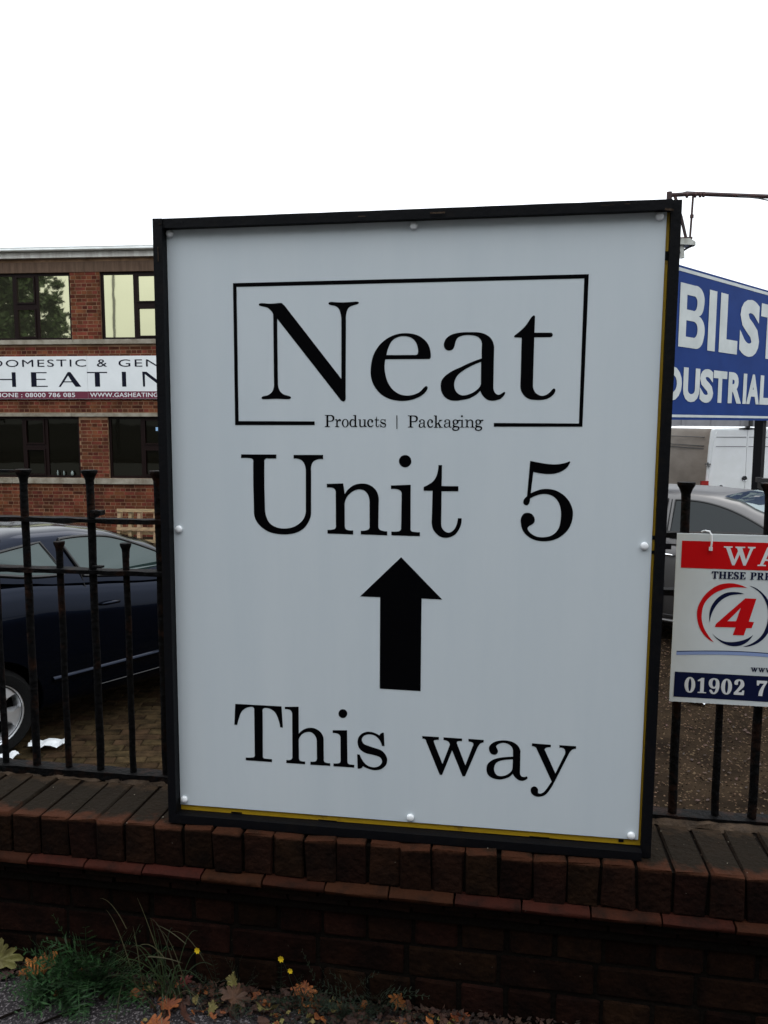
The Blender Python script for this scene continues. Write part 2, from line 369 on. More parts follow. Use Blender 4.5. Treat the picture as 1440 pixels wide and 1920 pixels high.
SIGN_GLYPHS = {
 "Neat N": "-6149,17614 -6107,17649 -5879,17634 -5727,17638 -5613,17646 -5557,17641 -5520,17608 -5492,17583! -4066,15783! -4060,17185! -4074,17327 -4120,17470 -4212,17543 -4342,17572 -4382,17608 -4341,17643 -4193,17634 -4009,17627 -3824,17632 -3659,17637 -3623,17610 -3650,17581 -3788,17543 -3880,17492 -3932,17378 -3946,17183! -3962,15317! -3971,15263 -4018,15230 -4074,15254 -4111,15300! -5681,17264! -5686,16491! -5683,15708! -5670,15579 -5623,15478 -5528,15405 -5395,15368 -5352,15331 -5396,15294 -5740,15301 -6077,15293 -6115,15328 -6076,15364 -5950,15393 -5844,15467 -5798,15562 -5786,15708! -5782,17377! -5834,17459 -5937,17542 -6089,17577",
 "Neat e": "-2970,16248! -1901,16244! -1865,16269 -1862,16382 -1904,16551 -2005,16694 -2193,16816 -2453,16866 -2714,16838 -2946,16735 -3136,16567 -3268,16341 -3330,16056 -3319,15798 -3238,15596 -3061,15394 -2826,15278 -2562,15241 -2314,15269 -2097,15355 -1967,15468 -1928,15561 -1961,15596 -2004,15575 -2127,15455 -2286,15388 -2446,15370 -2621,15407 -2797,15529 -2915,15709 -2974,15910 -2989,16081|-2941,16349! -2902,16507 -2815,16676 -2670,16773 -2511,16796 -2337,16754 -2221,16640 -2174,16498 -2169,16400 -2190,16357 -2234,16344!",
 "Neat a": "-1546,16561 -1539,16631 -1483,16735 -1356,16817 -1158,16860 -890,16866 -664,16849 -494,16777 -395,16671 -343,16504! -347,16169! -348,15567! -333,15482 -289,15412 -218,15381 -148,15411 -93,15446 -64,15432 -78,15383 -160,15292 -272,15250 -385,15240 -499,15271 -599,15364 -658,15480! -755,15385 -925,15294 -1096,15259 -1281,15242 -1440,15281 -1556,15388 -1612,15559 -1595,15715 -1517,15828 -1347,15947 -1134,16044 -908,16147 -634,16245! -640,16368! -636,16563! -661,16675 -747,16760 -917,16797 -1086,16790 -1213,16738 -1262,16655 -1289,16544 -1338,16460 -1438,16440 -1509,16476|-649,16163! -646,15639! -687,15554 -771,15477 -898,15407 -1068,15369 -1183,15408 -1256,15494 -1286,15614 -1266,15741 -1189,15868 -1019,15993 -836,16090",
 "Neat t": "573,17233 596,17215 600,17175! 593,16831! 958,16825! 999,16816 1020,16775 1001,16735 938,16724! 593,16723! 588,16035! 586,15600! 605,15506 666,15412 784,15355 889,15370 981,15434 1060,15518 1101,15516 1111,15457 1052,15363 938,15287 798,15255 634,15256 493,15282 385,15359 312,15472 292,15626! 295,16038! 298,16721! 164,16727! 122,16741 133,16776! 237,16856 340,16948 431,17062 521,17199",
 "Unit U": "-6676,13905! -5751,13909! -5752,13808! -5970,13806! -6040,13792 -6068,13716! -6075,13055! -6068,12543! -6037,12322 -5942,12152 -5768,12053 -5557,12028 -5330,12071 -5137,12194 -5031,12341 -4998,12512! -4989,13508! -5018,13658 -5086,13758 -5206,13807 -5301,13807! -5300,13902! -4541,13908! -4542,13801! -4674,13795 -4794,13736 -4846,13626 -4853,13492! -4862,12480! -4893,12293 -5016,12086 -5191,11954 -5437,11884 -5735,11882 -5998,11945 -6208,12086 -6329,12264 -6360,12487! -6367,13119! -6361,13696! -6374,13781 -6452,13810 -6678,13812!",
 "Unit n": "-4449,13184! -4032,13199! -3992,12930! -3883,13075 -3725,13174 -3527,13203 -3357,13166 -3213,13058 -3141,12904 -3132,12722! -3140,12149! -3121,12071 -3042,12027 -2915,12017! -2914,11912! -3586,11923! -3586,12015! -3450,12028 -3377,12065 -3361,12144! -3361,12692! -3377,12861 -3436,12977 -3528,13041 -3659,13052 -3804,12991 -3924,12879 -3984,12747 -3995,12629! -3995,12144! -3973,12052 -3913,12023 -3781,12020! -3781,11916! -4441,11923! -4441,12019! -4313,12029 -4240,12060 -4223,12152! -4222,12965! -4248,13050 -4321,13088 -4450,13093!",
 "Unit i": "-2825,13164! -2332,13188! -2329,12110! -2311,12037 -2237,12016 -2093,12012! -2093,11912! -2809,11916! -2810,12011! -2653,12017 -2586,12045 -2564,12120! -2555,12935! -2575,13023 -2657,13071 -2824,13075!|-2319,13770 -2339,13694 -2395,13638 -2471,13617 -2548,13637 -2604,13692 -2625,13768 -2605,13844 -2549,13900 -2473,13921 -2396,13901 -2340,13846",
 "Unit t": "-1651,13681! -1560,13682! -1567,13169! -1156,13168! -1155,13044! -1566,13038! -1568,12216! -1538,12113 -1464,12041 -1383,12016 -1296,12052 -1224,12135 -1179,12253 -1157,12379! -1067,12380! -1079,12226 -1150,12063 -1251,11950 -1426,11886 -1587,11912 -1720,12020 -1788,12152 -1800,12344! -1788,13046! -2008,13046! -2008,13141! -1877,13209 -1761,13298 -1689,13430 -1654,13591",
 "Unit 5": "562,13804! 746,13769 959,13735 1148,13725 1346,13751 1485,13802! 1498,13770 1442,13668 1327,13571 1177,13510 1024,13490 847,13500 641,13536! 591,13019! 703,13075 844,13122 997,13132 1187,13095 1378,12983 1511,12828 1587,12648 1599,12503 1567,12309 1483,12137 1333,11987 1146,11891 933,11858 718,11881 536,11975 413,12125 367,12308 377,12431 441,12524 548,12544 644,12503 700,12388 673,12290 567,12221 534,12165 570,12086 667,12008 787,11962 930,11957 1084,11993 1212,12088 1291,12230 1320,12486 1304,12667 1253,12812 1168,12919 1048,12990 906,13009 741,12975 578,12892! 566,12800 532,12739 478,12728 423,12773 428,12859 503,12947!",
 "This T": "-6960,7329! -5701,7332! -5672,6758! -5746,6759! -5783,6957 -5871,7151 -5996,7243 -6141,7267 -6205,7231 -6215,7148! -6228,5961! -6208,5889 -6126,5876 -5980,5871! -5981,5794! -6701,5796! -6699,5870! -6528,5882 -6463,5908 -6449,5983! -6442,7190! -6468,7261 -6559,7268 -6687,7221 -6799,7114 -6866,6946 -6916,6757! -6995,6756!",
 "This h": "-5611,7325! -5240,7350! -5244,6618! -5085,6755 -4888,6800 -4710,6742 -4604,6613 -4579,6453! -4578,5982! -4565,5901 -4511,5877 -4408,5872! -4408,5797! -4938,5793! -4937,5879! -4806,5893 -4770,5932 -4760,6005! -4762,6441! -4800,6583 -4889,6668 -4996,6683 -5140,6625 -5231,6501 -5246,6391! -5245,5973! -5228,5892 -5183,5873 -5079,5871! -5080,5796! -5590,5797! -5589,5876! -5490,5888 -5435,5923 -5422,5997! -5415,7159! -5447,7229 -5509,7262 -5612,7260!",
 "This i": "-4336,6770! -3956,6792! -3949,5949! -3927,5890 -3875,5874 -3765,5871! -3768,5796! -4319,5795! -4318,5871! -4200,5882 -4148,5905 -4129,5967! -4130,6553! -4145,6642 -4203,6684 -4336,6698!|-3949,7239 -3964,7180 -4007,7134 -4065,7115 -4123,7127 -4165,7168 -4180,7226 -4164,7286 -4122,7331 -4064,7350 -4006,7338 -3964,7297",
 "This s": "-2992,6790! -2974,6434! -3038,6430! -3086,6561 -3173,6659 -3260,6706 -3376,6718 -3493,6684 -3559,6605 -3562,6530 -3508,6451 -3391,6407 -3216,6358 -3057,6309 -2955,6212 -2904,6081 -2933,5929 -3056,5808 -3231,5763 -3391,5789 -3538,5850! -3582,5794 -3677,5775! -3691,6162! -3622,6159! -3567,6035 -3479,5921 -3362,5854 -3231,5841 -3114,5887 -3042,5981 -3049,6071 -3114,6134 -3275,6175 -3493,6220 -3625,6317 -3676,6448 -3661,6598 -3580,6715 -3449,6780 -3333,6788 -3217,6761 -3108,6708! -3057,6771",
 "way w": "-2000,6761! -1574,6761! -1573,6692! -1661,6679 -1696,6665 -1696,6606! -1475,6052! -1292,6574! -1321,6645 -1378,6678 -1456,6688! -1454,6761! -987,6759! -986,6693! -1089,6682 -1117,6644 -1106,6600! -894,6056! -716,6567! -696,6627 -717,6670 -822,6692! -826,6760! -439,6756! -441,6692! -521,6660 -569,6599 -596,6546! -895,5768! -961,5763! -1234,6430! -1482,5763! -1542,5759! -1895,6623! -1924,6680 -1995,6694!",
 "way a": "-308,6541 -272,6641 -163,6726 39,6778 242,6762 390,6684 466,6573 477,6477! 479,5953! 508,5877 573,5852 646,5877! 674,5830! 611,5777 538,5748 446,5765 352,5836 301,5921! 205,5826 76,5768 -35,5744 -202,5767 -325,5856 -359,6011 -320,6150 -173,6268 29,6330 296,6368! 293,6523! 254,6627 151,6698 41,6710 -69,6674 -128,6612 -100,6545 -79,6479 -111,6409 -176,6389 -259,6418|293,6296! 292,6076! 257,5976 166,5892 38,5839 -92,5853 -159,5947 -166,6063 -107,6185 30,6253",
 "way y": "759,6747! 1222,6739! 1220,6675! 1121,6659 1076,6623 1086,6576! 1351,5999! 1567,6512! 1574,6599 1536,6663 1431,6675! 1430,6743! 1835,6740! 1833,6677! 1744,6648 1692,6587 1666,6538! 1324,5761! 1220,5559 1114,5424 1005,5371 877,5367 784,5429 751,5524 789,5605 871,5621 931,5557 939,5460 1003,5449 1093,5510 1181,5644 1264,5786! 886,6591! 839,6656 756,6673!",
 "arrow": "-2562,11371! -1524,10329! -2041,10336! -2050,7943! -3099,7952! -3092,10333! -3609,10335!",
 "Pr P": "-4490,14899! -4327,14899! -4260,14866 -4248,14808 -4276,14757 -4336,14738! -4404,14738! -4404,14625! -4362,14617! -4362,14603! -4492,14602! -4492,14617! -4450,14625! -4448,14881! -4490,14885!|-4403,14878! -4343,14878! -4298,14844 -4298,14786 -4343,14755! -4404,14755!",
 "Pr r": "-4230,14793! -4178,14796! -4169,14757! -4140,14790 -4103,14798 -4080,14772 -4095,14747 -4125,14757 -4155,14742 -4163,14706! -4163,14625! -4121,14615! -4121,14603! -4231,14603! -4231,14615! -4201,14625! -4200,14771! -4230,14779!",
 "Pr o": "-3886,14699 -3897,14648 -3929,14610 -3973,14596 -4016,14610 -4048,14647 -4059,14699 -4048,14750 -4016,14787 -3972,14801 -3929,14787 -3897,14750|-3923,14699 -3930,14655 -3948,14623 -3973,14611 -3997,14623 -4016,14655 -4022,14699 -4015,14742 -3997,14775 -3972,14786 -3947,14775 -3929,14743",
 "Pr d": "-3770,14896! -3698,14899! -3699,14633! -3672,14622! -3672,14604! -3733,14604! -3739,14626! -3774,14601 -3833,14619 -3868,14677 -3863,14743 -3818,14794 -3766,14794 -3739,14772! -3739,14874! -3770,14881!|-3739,14743! -3773,14775 -3808,14762 -3829,14699 -3811,14633 -3774,14622 -3739,14648!",
 "Pr u": "-3646,14791! -3582,14791! -3583,14663! -3565,14626 -3528,14627 -3498,14656! -3498,14772! -3527,14779! -3527,14791! -3460,14791! -3461,14634! -3431,14622! -3431,14608! -3493,14605! -3496,14631! -3542,14600 -3595,14607 -3618,14648! -3618,14772! -3646,14779!",
 "Pr c": "-3275,14729 -3290,14710 -3318,14722 -3315,14758 -3342,14780 -3368,14762 -3382,14700 -3364,14641 -3327,14627 -3268,14666! -3282,14627 -3327,14601 -3386,14612 -3420,14678 -3416,14743 -3371,14794 -3312,14797 -3272,14765",
 "Pr t": "-3189,14860! -3177,14860! -3178,14786! -3125,14785! -3125,14767! -3178,14767! -3180,14650! -3176,14635 -3166,14625 -3156,14621 -3145,14626 -3136,14637 -3130,14654 -3127,14672! -3115,14672! -3117,14650 -3126,14627 -3139,14611 -3162,14603 -3182,14607 -3199,14623 -3208,14641 -3209,14669! -3207,14769! -3235,14769! -3235,14783! -3218,14792 -3203,14805 -3194,14824 -3189,14847",
 "Pr s": "-2964,14797! -2961,14728! -2973,14727! -2982,14753 -2998,14772 -3014,14781 -3035,14784 -3057,14777 -3069,14762 -3069,14747 -3059,14732 -3038,14723 -3006,14713 -2976,14703 -2957,14684 -2948,14658 -2953,14629 -2976,14606 -3008,14597 -3038,14603 -3065,14615! -3073,14604 -3090,14601! -3093,14676! -3080,14675! -3070,14651 -3054,14629 -3032,14615 -3008,14612 -2987,14621 -2973,14639 -2975,14657 -2987,14669 -3016,14678 -3057,14687 -3081,14706 -3090,14731 -3088,14761 -3073,14784 -3049,14796 -3027,14797 -3006,14792 -2986,14782! -2976,14794",
 "Pr bar": "-2693,14889! -2671,14889! -2669,14556! -2691,14556!",
 "Pa P": "-2407,14888! -2244,14888! -2176,14857 -2163,14799 -2190,14749 -2250,14730! -2319,14730! -2318,14619! -2275,14612! -2275,14597! -2406,14597! -2406,14611! -2363,14619! -2365,14871! -2407,14875!|-2319,14868! -2259,14868! -2213,14835 -2213,14777 -2258,14747! -2319,14747!",
 "Pa a": "-2132,14747 -2126,14767 -2106,14783 -2070,14794 -2034,14790 -2008,14775 -1995,14753 -1993,14734! -1994,14632! -1989,14617 -1977,14612 -1964,14617! -1959,14608! -1971,14597 -1984,14592 -2000,14595 -2017,14609 -2026,14626! -2043,14607 -2066,14596 -2085,14592 -2115,14596 -2136,14614 -2142,14644 -2135,14671 -2109,14694 -2073,14706 -2026,14713! -2026,14744! -2033,14764 -2051,14778 -2070,14780 -2090,14773 -2100,14761 -2096,14748 -2092,14735 -2098,14721 -2109,14717 -2124,14723|-2026,14699! -2027,14656! -2033,14637 -2050,14620 -2072,14610 -2095,14613 -2107,14631 -2108,14654 -2097,14678 -2073,14691",
 "Pa c": "-1795,14724 -1809,14704 -1836,14716 -1833,14754 -1859,14776 -1885,14758 -1897,14694 -1879,14634 -1844,14619 -1787,14660! -1801,14619 -1843,14592 -1900,14604 -1934,14671 -1930,14738 -1888,14791 -1831,14794 -1792,14761",
 "Pa k": "-1769,14888! -1700,14888! -1698,14687! -1630,14756! -1648,14767! -1648,14782! -1565,14782! -1565,14767! -1599,14759! -1648,14715! -1590,14611! -1556,14607! -1556,14593! -1648,14593! -1648,14606! -1634,14611! -1675,14687! -1698,14664! -1697,14611! -1674,14606! -1674,14593! -1767,14592! -1767,14606! -1739,14611! -1741,14867! -1769,14873!",
 "Pa a2": "-1516,14748 -1509,14768 -1489,14784 -1452,14794 -1415,14791 -1388,14776 -1374,14754 -1372,14735! -1373,14633! -1368,14618 -1356,14614 -1342,14618! -1337,14609! -1349,14599 -1362,14593 -1379,14597 -1396,14611 -1405,14627! -1423,14609 -1447,14598 -1467,14593 -1498,14598 -1520,14615 -1526,14645 -1519,14672 -1492,14695 -1455,14707 -1406,14714! -1406,14744! -1413,14765 -1432,14779 -1452,14781 -1472,14774 -1483,14762 -1478,14749 -1474,14736 -1480,14722 -1492,14718 -1507,14724|-1406,14700! -1407,14657! -1413,14638 -1430,14622 -1454,14612 -1477,14615 -1489,14633 -1491,14655 -1480,14679 -1455,14692",
 "Pa g": "-1186,14775! -1133,14790! -1113,14764! -1171,14749! -1178,14703 -1223,14673 -1269,14670 -1273,14645! -1215,14635 -1162,14620 -1146,14574 -1176,14533 -1237,14518 -1298,14528 -1324,14566 -1294,14612! -1310,14638 -1292,14673! -1311,14711 -1311,14756 -1270,14790 -1225,14790|-1212,14731 -1221,14699 -1245,14686 -1269,14699 -1279,14731 -1269,14762 -1246,14775 -1222,14762|-1179,14574 -1196,14553 -1235,14544 -1276,14552 -1292,14574 -1276,14595 -1236,14604 -1196,14596",
 "Pa i": "-1144,14782! -1067,14785! -1066,14627! -1063,14616 -1051,14613 -1029,14612! -1029,14597! -1140,14600! -1140,14614! -1116,14614 -1105,14618 -1102,14629! -1102,14748! -1105,14761 -1118,14768 -1144,14769!|-1066,14871 -1069,14859 -1077,14851 -1089,14848 -1101,14851 -1110,14859 -1114,14871 -1110,14882 -1102,14890 -1090,14893 -1078,14890 -1069,14882",
 "Pa n": "-1019,14790! -955,14792! -948,14752! -932,14773 -908,14787 -877,14791 -851,14786 -828,14769 -817,14746 -815,14719! -815,14634! -812,14622 -800,14615 -780,14613! -780,14598! -883,14602! -884,14615! -863,14617 -851,14622 -849,14634! -850,14715! -853,14740 -862,14757 -877,14767 -897,14769 -919,14760 -938,14744 -946,14724 -948,14707! -947,14635! -943,14622 -934,14617 -913,14616! -913,14601! -1014,14604! -1014,14618! -995,14619 -984,14624 -982,14637! -984,14757! -988,14770 -999,14776 -1019,14777!",
 "Pa g2": "-640,14775! -587,14790! -567,14765! -624,14750! -631,14704 -676,14674 -722,14671 -726,14647! -668,14636 -615,14621 -599,14576 -629,14535 -689,14519 -750,14530 -776,14568 -746,14613! -762,14639 -744,14674! -763,14712 -764,14757 -723,14790 -678,14790|-665,14731 -674,14700 -698,14687 -721,14700 -731,14731 -722,14762 -699,14775 -675,14762|-632,14576 -648,14554 -688,14545 -728,14554 -744,14575 -728,14597 -689,14606 -649,14597",
 "box": "-6804,18151! 1806,18147! 1762,14624! -319,14620! -321,14709! 1680,14700! 1706,18053! -6716,18058! -6725,14746! -4751,14741! -4752,14649! -6818,14645!",
}
LOGO_GLYPHS = {
 "logo 4": "6147,10225! 6419,10225! 6266,9619! 6393,9611! 6340,9445! 6214,9440! 6158,9248! 5888,9245! 5948,9451! 5438,9439! 5455,9520!|6049,9971! 5952,9615! 5739,9606!",
 "red arc": "6174,10501! 5987,10578 5741,10609 5458,10543 5180,10314 5008,9998 4978,9731 5054,9423 5210,9185 5436,9030! 5270,9232 5143,9471 5098,9736 5151,10048 5346,10297 5586,10437 5828,10502 5991,10508",
 "navy inner": "6121,10337! 5915,10383 5671,10353 5473,10214 5338,10011 5286,9788 5309,9558! 5337,9767 5422,9970 5558,10151 5757,10281 5959,10323",
 "navy bottom": "5380,9272! 5523,9109 5735,8985 5984,8952 6225,9052 6386,9271! 6220,9153 5978,9072 5732,9061 5543,9132",
 "navy right": "6224,10555! 6438,10479 6651,10277 6785,10020 6833,9716 6777,9406 6627,9158 6391,8992 6148,8946! 6388,9059 6582,9244 6691,9491 6726,9756 6682,10060 6569,10296 6419,10452",
}
# ------------------------------------------------------------------ ground
def yz(y): return -.78-.016*(y-2)
g = MB()
ys = [.30, 2, 6, 12, 20, 40, 90, 900]
for i in range(len(ys)-1):
    a, b = ys[i], ys[i+1]
    za = yz(min(a, 20)); zb = yz(min(b, 20))
    g.add([(-600, a, za), (600, a, za), (600, b, zb), (-600, b, zb)], [(0, 1, 2, 3)])
g.build('yard', MAT['yard_dirt'], kind='structure')
g = MB()
nx, ny = 60, 12
vs = []; rr = random.Random(5)
for j in range(ny+1):
    for i in range(nx+1):
        vs.append((-3+6*i/nx, .02-2.6*j/ny, -.09+rr.uniform(-.002, .002)))
g.add(vs, [(j*(nx+1)+i, (j+1)*(nx+1)+i, (j+1)*(nx+1)+i+1, j*(nx+1)+i+1) for j in range(ny) for i in range(nx)])
g.add([(-600, .02, -.094), (600, .02, -.094), (600, -3.4, -.094), (-600, -3.4, -.094)], [(0, 3, 2, 1)])
g.build('pavement', MAT['tarmac'], kind='structure', smooth=True)
g = MB(); g.add([(-600, -3.55, -.2), (600, -3.55, -.2), (600, -900, -.2), (-600, -900, -.2)], [(0, 3, 2, 1)])
g.build('road', MAT['asphalt_road'], kind='structure')
g = MB(); g.bb(-60, 60, -3.55, -3.40, -.3, -.085); g.build('kerb', MAT['stone'], kind='structure')
# fine grit on the wall foot
# paving blocks of the yard, seen through the left railing
pav = empty('block_paving', (-2.6, 4, yz(4))); pav['kind'] = 'structure'
rr = random.Random(3)
pm = []
def brick_mesh(name, d, m, bev=.004, jit=.002, seed=0):
    rq = random.Random(seed); b = bmesh.new(); bmesh.ops.create_cube(b, size=1)
    for v in b.verts: v.co = Vector((v.co.x*d[0], v.co.y*d[1], v.co.z*d[2]))
    bmesh.ops.bevel(b, geom=list(b.edges), offset=bev, segments=1, affect='EDGES')
    for v in b.verts: v.co += Vector((rq.uniform(-jit, jit), rq.uniform(-jit, jit), rq.uniform(-jit, jit)))
    me = bpy.data.meshes.new(name); b.to_mesh(me); b.free(); me.materials.append(m); return me
pm = [brick_mesh('paving_block', (.197, .097, .06), MAT['paver'], .006, .0015, i) for i in range(4)]
cells = []
th = R(12)
for j in range(-60, 90):
    for i in range(-32, 32):
        u = i*.203+(.1 if j % 2 else 0); w = j*.103
        x = -2.6+u*math.cos(th)-w*math.sin(th); y = 4+u*math.sin(th)+w*math.cos(th)
        if -7 < x < -.7 and .5 < y < 10: cells.append((x, y))
near = [c for c in cells if -3.35 < c[0] < -2.0 and 2.7 < c[1] < 5.0][:295]
ns = set(near)
for (x, y) in near:
    o = link('paving_block', rr.choice(pm), pav)
    o.location = (x+2.6, y-4, yz(y)-yz(4)+.006+rr.uniform(-.003, .003)-.0245); o.rotation_euler = (rr.uniform(-.02, .02), rr.uniform(-.02, .02), th+rr.uniform(-.02, .02))
g = MB()
for (x, y) in cells:
    if (x, y) in ns: continue
    g.box((x, y, yz(y)-.0245+rr.uniform(-.003, .003)), (.197, .097, .06), Matrix.Rotation(th+rr.uniform(-.02, .02), 3, 'Z'))
g.build('paving_blocks', MAT['paver'], pav, world=True, kind='stuff')
# gravel and trodden dirt on the right
g = MB()
def stone(g, x, y, z, s):
    k = [(1, 0, 0), (-1, 0, 0), (0, 1, 0), (0, -1, 0), (0, 0, 1), (0, 0, -1)]
    a = rr.uniform(0, 6.28); ca, sa = math.cos(a), math.sin(a)
    vs = []
    for (p, q, r_) in k:
        p *= s*rr.uniform(.7, 1.3); q *= s*rr.uniform(.6, 1.1); r_ *= s*rr.uniform(.4, .8)
        vs.append((x+p*ca-q*sa, y+p*sa+q*ca, z+r_))
    g.add(vs, [(0, 2, 4), (2, 1, 4), (1, 3, 4), (3, 0, 4), (2, 0, 5), (1, 2, 5), (3, 1, 5), (0, 3, 5)])
for _ in range(34000):
    y = .5+9*rr.random()**1.5; x = rr.uniform(.2, 1.2+.42*(y+1.9))
    stone(g, x, y, yz(y)+.001, rr.uniform(.003, .0095)*(1+.05*y))
for _ in range(9000):
    y = 2+5*rr.random()**1.3; x = rr.uniform(-4, -1)
    stone(g, x, y, yz(y)+.004, rr.uniform(.002, .0065))
g.build('gravel', MAT['gravel'], kind='stuff', fix=False)
g = MB()
for _ in range(900):
    y = 2.5+4.5*rr.random(); x = rr.uniform(.5, 1.2+.42*(y+1.9)); a = rr.uniform(0, 6.28); L = rr.uniform(.007, .020)
    p = Vector((x, y, yz(y)+.012)); d = Vector((math.cos(a), math.sin(a), rr.uniform(-.2, .3)))*L; q = Vector((-math.sin(a), math.cos(a), .2))*L*.5
    g.add([p-d, p-q, p+d, p+q], [(0, 1, 2, 3)])
g.build('leaf_litter', MAT['litter'], kind='stuff', fix=False)

# ------------------------------------------------------------------ low brick wall
WALL = empty('brick_wall', (0, 0, -.09), R(-.55)); tag(WALL, 'low soot-darkened brick wall with brick-on-edge coping carrying the railing and the big sign', 'wall')
wx0, wx1 = -3.3, 2.3
dz = .09
g = MB()
g.bb(wx0, wx1+.5, .006, .30, -1.2+dz, .182+dz)
g.bb(wx0, wx1+.5, -.012, .27, .180+dz, .285+dz)
g.bb(wx0, wx1+.5, -.040, .262, .283+dz, .388+dz)
g.build('mortar_core', MAT['mortar_dark'], WALL)
rr = random.Random(11)
cop = [brick_mesh('coping_brick', (.0768, .232, .112), MAT['dark_brick'], .0042, .0034, i) for i in range(12)]
# coping brick: dark soot with the arris worn back to red
def wear_mat():
    m = MAT['dark_brick'].copy(); m.name = 'coping_clay'; t = m.node_tree; b = t.nodes['Principled BSDF']
    src = b.inputs['Base Color'].links[0].from_socket
    tcn = t.nodes.new('ShaderNodeTexCoord'); sp = t.nodes.new('ShaderNodeSeparateXYZ'); t.links.new(tcn.outputs['Object'], sp.inputs[0])
    def mr(sock, a, b_, c=0, d=1):
        n = t.nodes.new('ShaderNodeMapRange'); n.inputs[1].default_value = a; n.inputs[2].default_value = b_
        n.inputs[3].default_value = c; n.inputs[4].default_value = d; t.links.new(sock, n.inputs[0]); return n.outputs[0]
    def mul(a, b_, op='MULTIPLY'):
        n = t.nodes.new('ShaderNodeMath'); n.operation = op; t.links.new(a, n.inputs[0])
        if isinstance(b_, (int, float)): n.inputs[1].default_value = b_
        else: t.links.new(b_, n.inputs[1])
        return n.outputs[0]
    ns = t.nodes.new('ShaderNodeTexNoise'); ns.inputs['Scale'].default_value = 26; ns.inputs['Detail'].default_value = 5
    va = [n for n in t.nodes if n.type == 'VECT_MATH'][0]; t.links.new(va.outputs[0], ns.inputs['Vector'])
    shift = mr(ns.outputs[0], .3, .7, -.030, .030)
    yy = mul(sp.outputs['Y'], shift, 'ADD')
    front = mr(yy, -.105, -.062, 1, 0); top = mr(sp.outputs['Z'], .045, .054)
    back = mr(yy, .075, .11)
    f = mul(front, top)
    m1 = t.nodes.new('ShaderNodeMix'); m1.data_type = 'RGBA'; m1.inputs[7].default_value = (.155, .060, .032, 1)
    t.links.new(mul(top, .85), m1.inputs[0]); 
    m1.inputs[7].default_value = (.0105, .0082, .0055, 1); t.links.new(src, m1.inputs[6])
    m2 = t.nodes.new('ShaderNodeMix'); m2.data_type = 'RGBA'; m2.inputs[7].default_value = (.044, .0155, .0080, 1)
    t.links.new(mul(f, .85), m2.inputs[0]); t.links.new(m1.outputs[2], m2.inputs[6])
    m3 = t.nodes.new('ShaderNodeMix'); m3.data_type = 'RGBA'; m3.inputs[7].default_value = (.024, .0155, .0095, 1)
    t.links.new(mul(back, top), m3.inputs[0]); t.links.new(m2.outputs[2], m3.inputs[6])
    t.links.new(m3.outputs[2], b.inputs['Base Color'])
    return m
cc = wear_mat()
for me in cop: me.materials[0] = cc
k = -28
x = -.334-.0415-.0832*36
while x < wx1+.5:
    o = link('coping_brick', rr.choice(cop), WALL)
    o.location = (x, -.052+.116+rr.uniform(-.004, .003), .400-.056+dz+rr.uniform(-.003, .0015))
    o.rotation_euler = (rr.uniform(-.012, .012), rr.uniform(-.016, .016), rr.uniform(-.014, .014))
    x += .0832
# rounded string tiles under the coping
def tile_mesh(name, L, prof, m, seed):
    g = MB(); rq = random.Random(seed); n = len(prof); vs = []
    for xx in (-L/2, -L/6, L/6, L/2):
        vs += [(xx+rq.uniform(-.001, .001), p[0]+rq.uniform(-.0015, .0015), p[1]+rq.uniform(-.001, .001)) for p in prof]
    fs = [(i*n+k_, i*n+(k_+1) % n, (i+1)*n+(k_+1) % n, (i+1)*n+k_) for i in range(3) for k_ in range(n)]
    fs += [tuple(range(n))[::-1], tuple(3*n+k_ for k_ in range(n))]
    g.add(vs, fs); me = bpy.data.meshes.new(name); me.from_pydata(g.v, [], g.f); me.materials.append(m)
    b = bmesh.new(); b.from_mesh(me); bmesh.ops.recalc_face_normals(b, faces=b.faces); b.to_mesh(me); b.free()
    me.polygons.foreach_set('use_smooth', [True]*len(me.polygons)); me.set_sharp_from_angle(angle=R(50)); return me
prof = [(.10, 0), (-.062, 0), (-.072, .003), (-.079, .009), (-.080, .016), (-.075, .022), (-.062, .025), (-.03, .0255), (.10, .0255)]
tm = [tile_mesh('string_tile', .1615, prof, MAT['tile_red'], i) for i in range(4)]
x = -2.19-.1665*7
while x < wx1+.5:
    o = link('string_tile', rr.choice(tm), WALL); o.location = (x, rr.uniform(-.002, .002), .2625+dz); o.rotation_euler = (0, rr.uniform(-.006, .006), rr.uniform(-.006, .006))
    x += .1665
for lev, (zz, yy, L) in enumerate([(.238, -.045, .165), (.212, -.027, .165)]):
    prof = [(.10, 0), (yy, 0), (yy-.002, .010), (yy, .019), (.10, .019)]
    cm = [tile_mesh('creasing_tile', L-.008, prof, MAT['creasing_tile'], i+9*lev) for i in range(3)]
    x = -2.2-.165*7+.08*lev
    while x < wx1+.5:
        o = link('creasing_tile', rr.choice(cm), WALL); o.location = (x, rr.uniform(-.003, .002), zz+dz)
        x += L
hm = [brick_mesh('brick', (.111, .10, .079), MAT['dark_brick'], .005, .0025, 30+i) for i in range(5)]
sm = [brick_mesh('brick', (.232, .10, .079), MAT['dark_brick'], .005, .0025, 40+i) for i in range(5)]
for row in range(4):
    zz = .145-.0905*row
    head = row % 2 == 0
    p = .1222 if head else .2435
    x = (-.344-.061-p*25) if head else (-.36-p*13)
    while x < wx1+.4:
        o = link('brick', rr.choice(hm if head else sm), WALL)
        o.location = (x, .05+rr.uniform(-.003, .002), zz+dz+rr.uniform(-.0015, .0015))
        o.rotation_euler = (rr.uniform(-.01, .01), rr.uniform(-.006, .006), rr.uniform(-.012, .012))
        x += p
g = MB()
n = 220
top = []
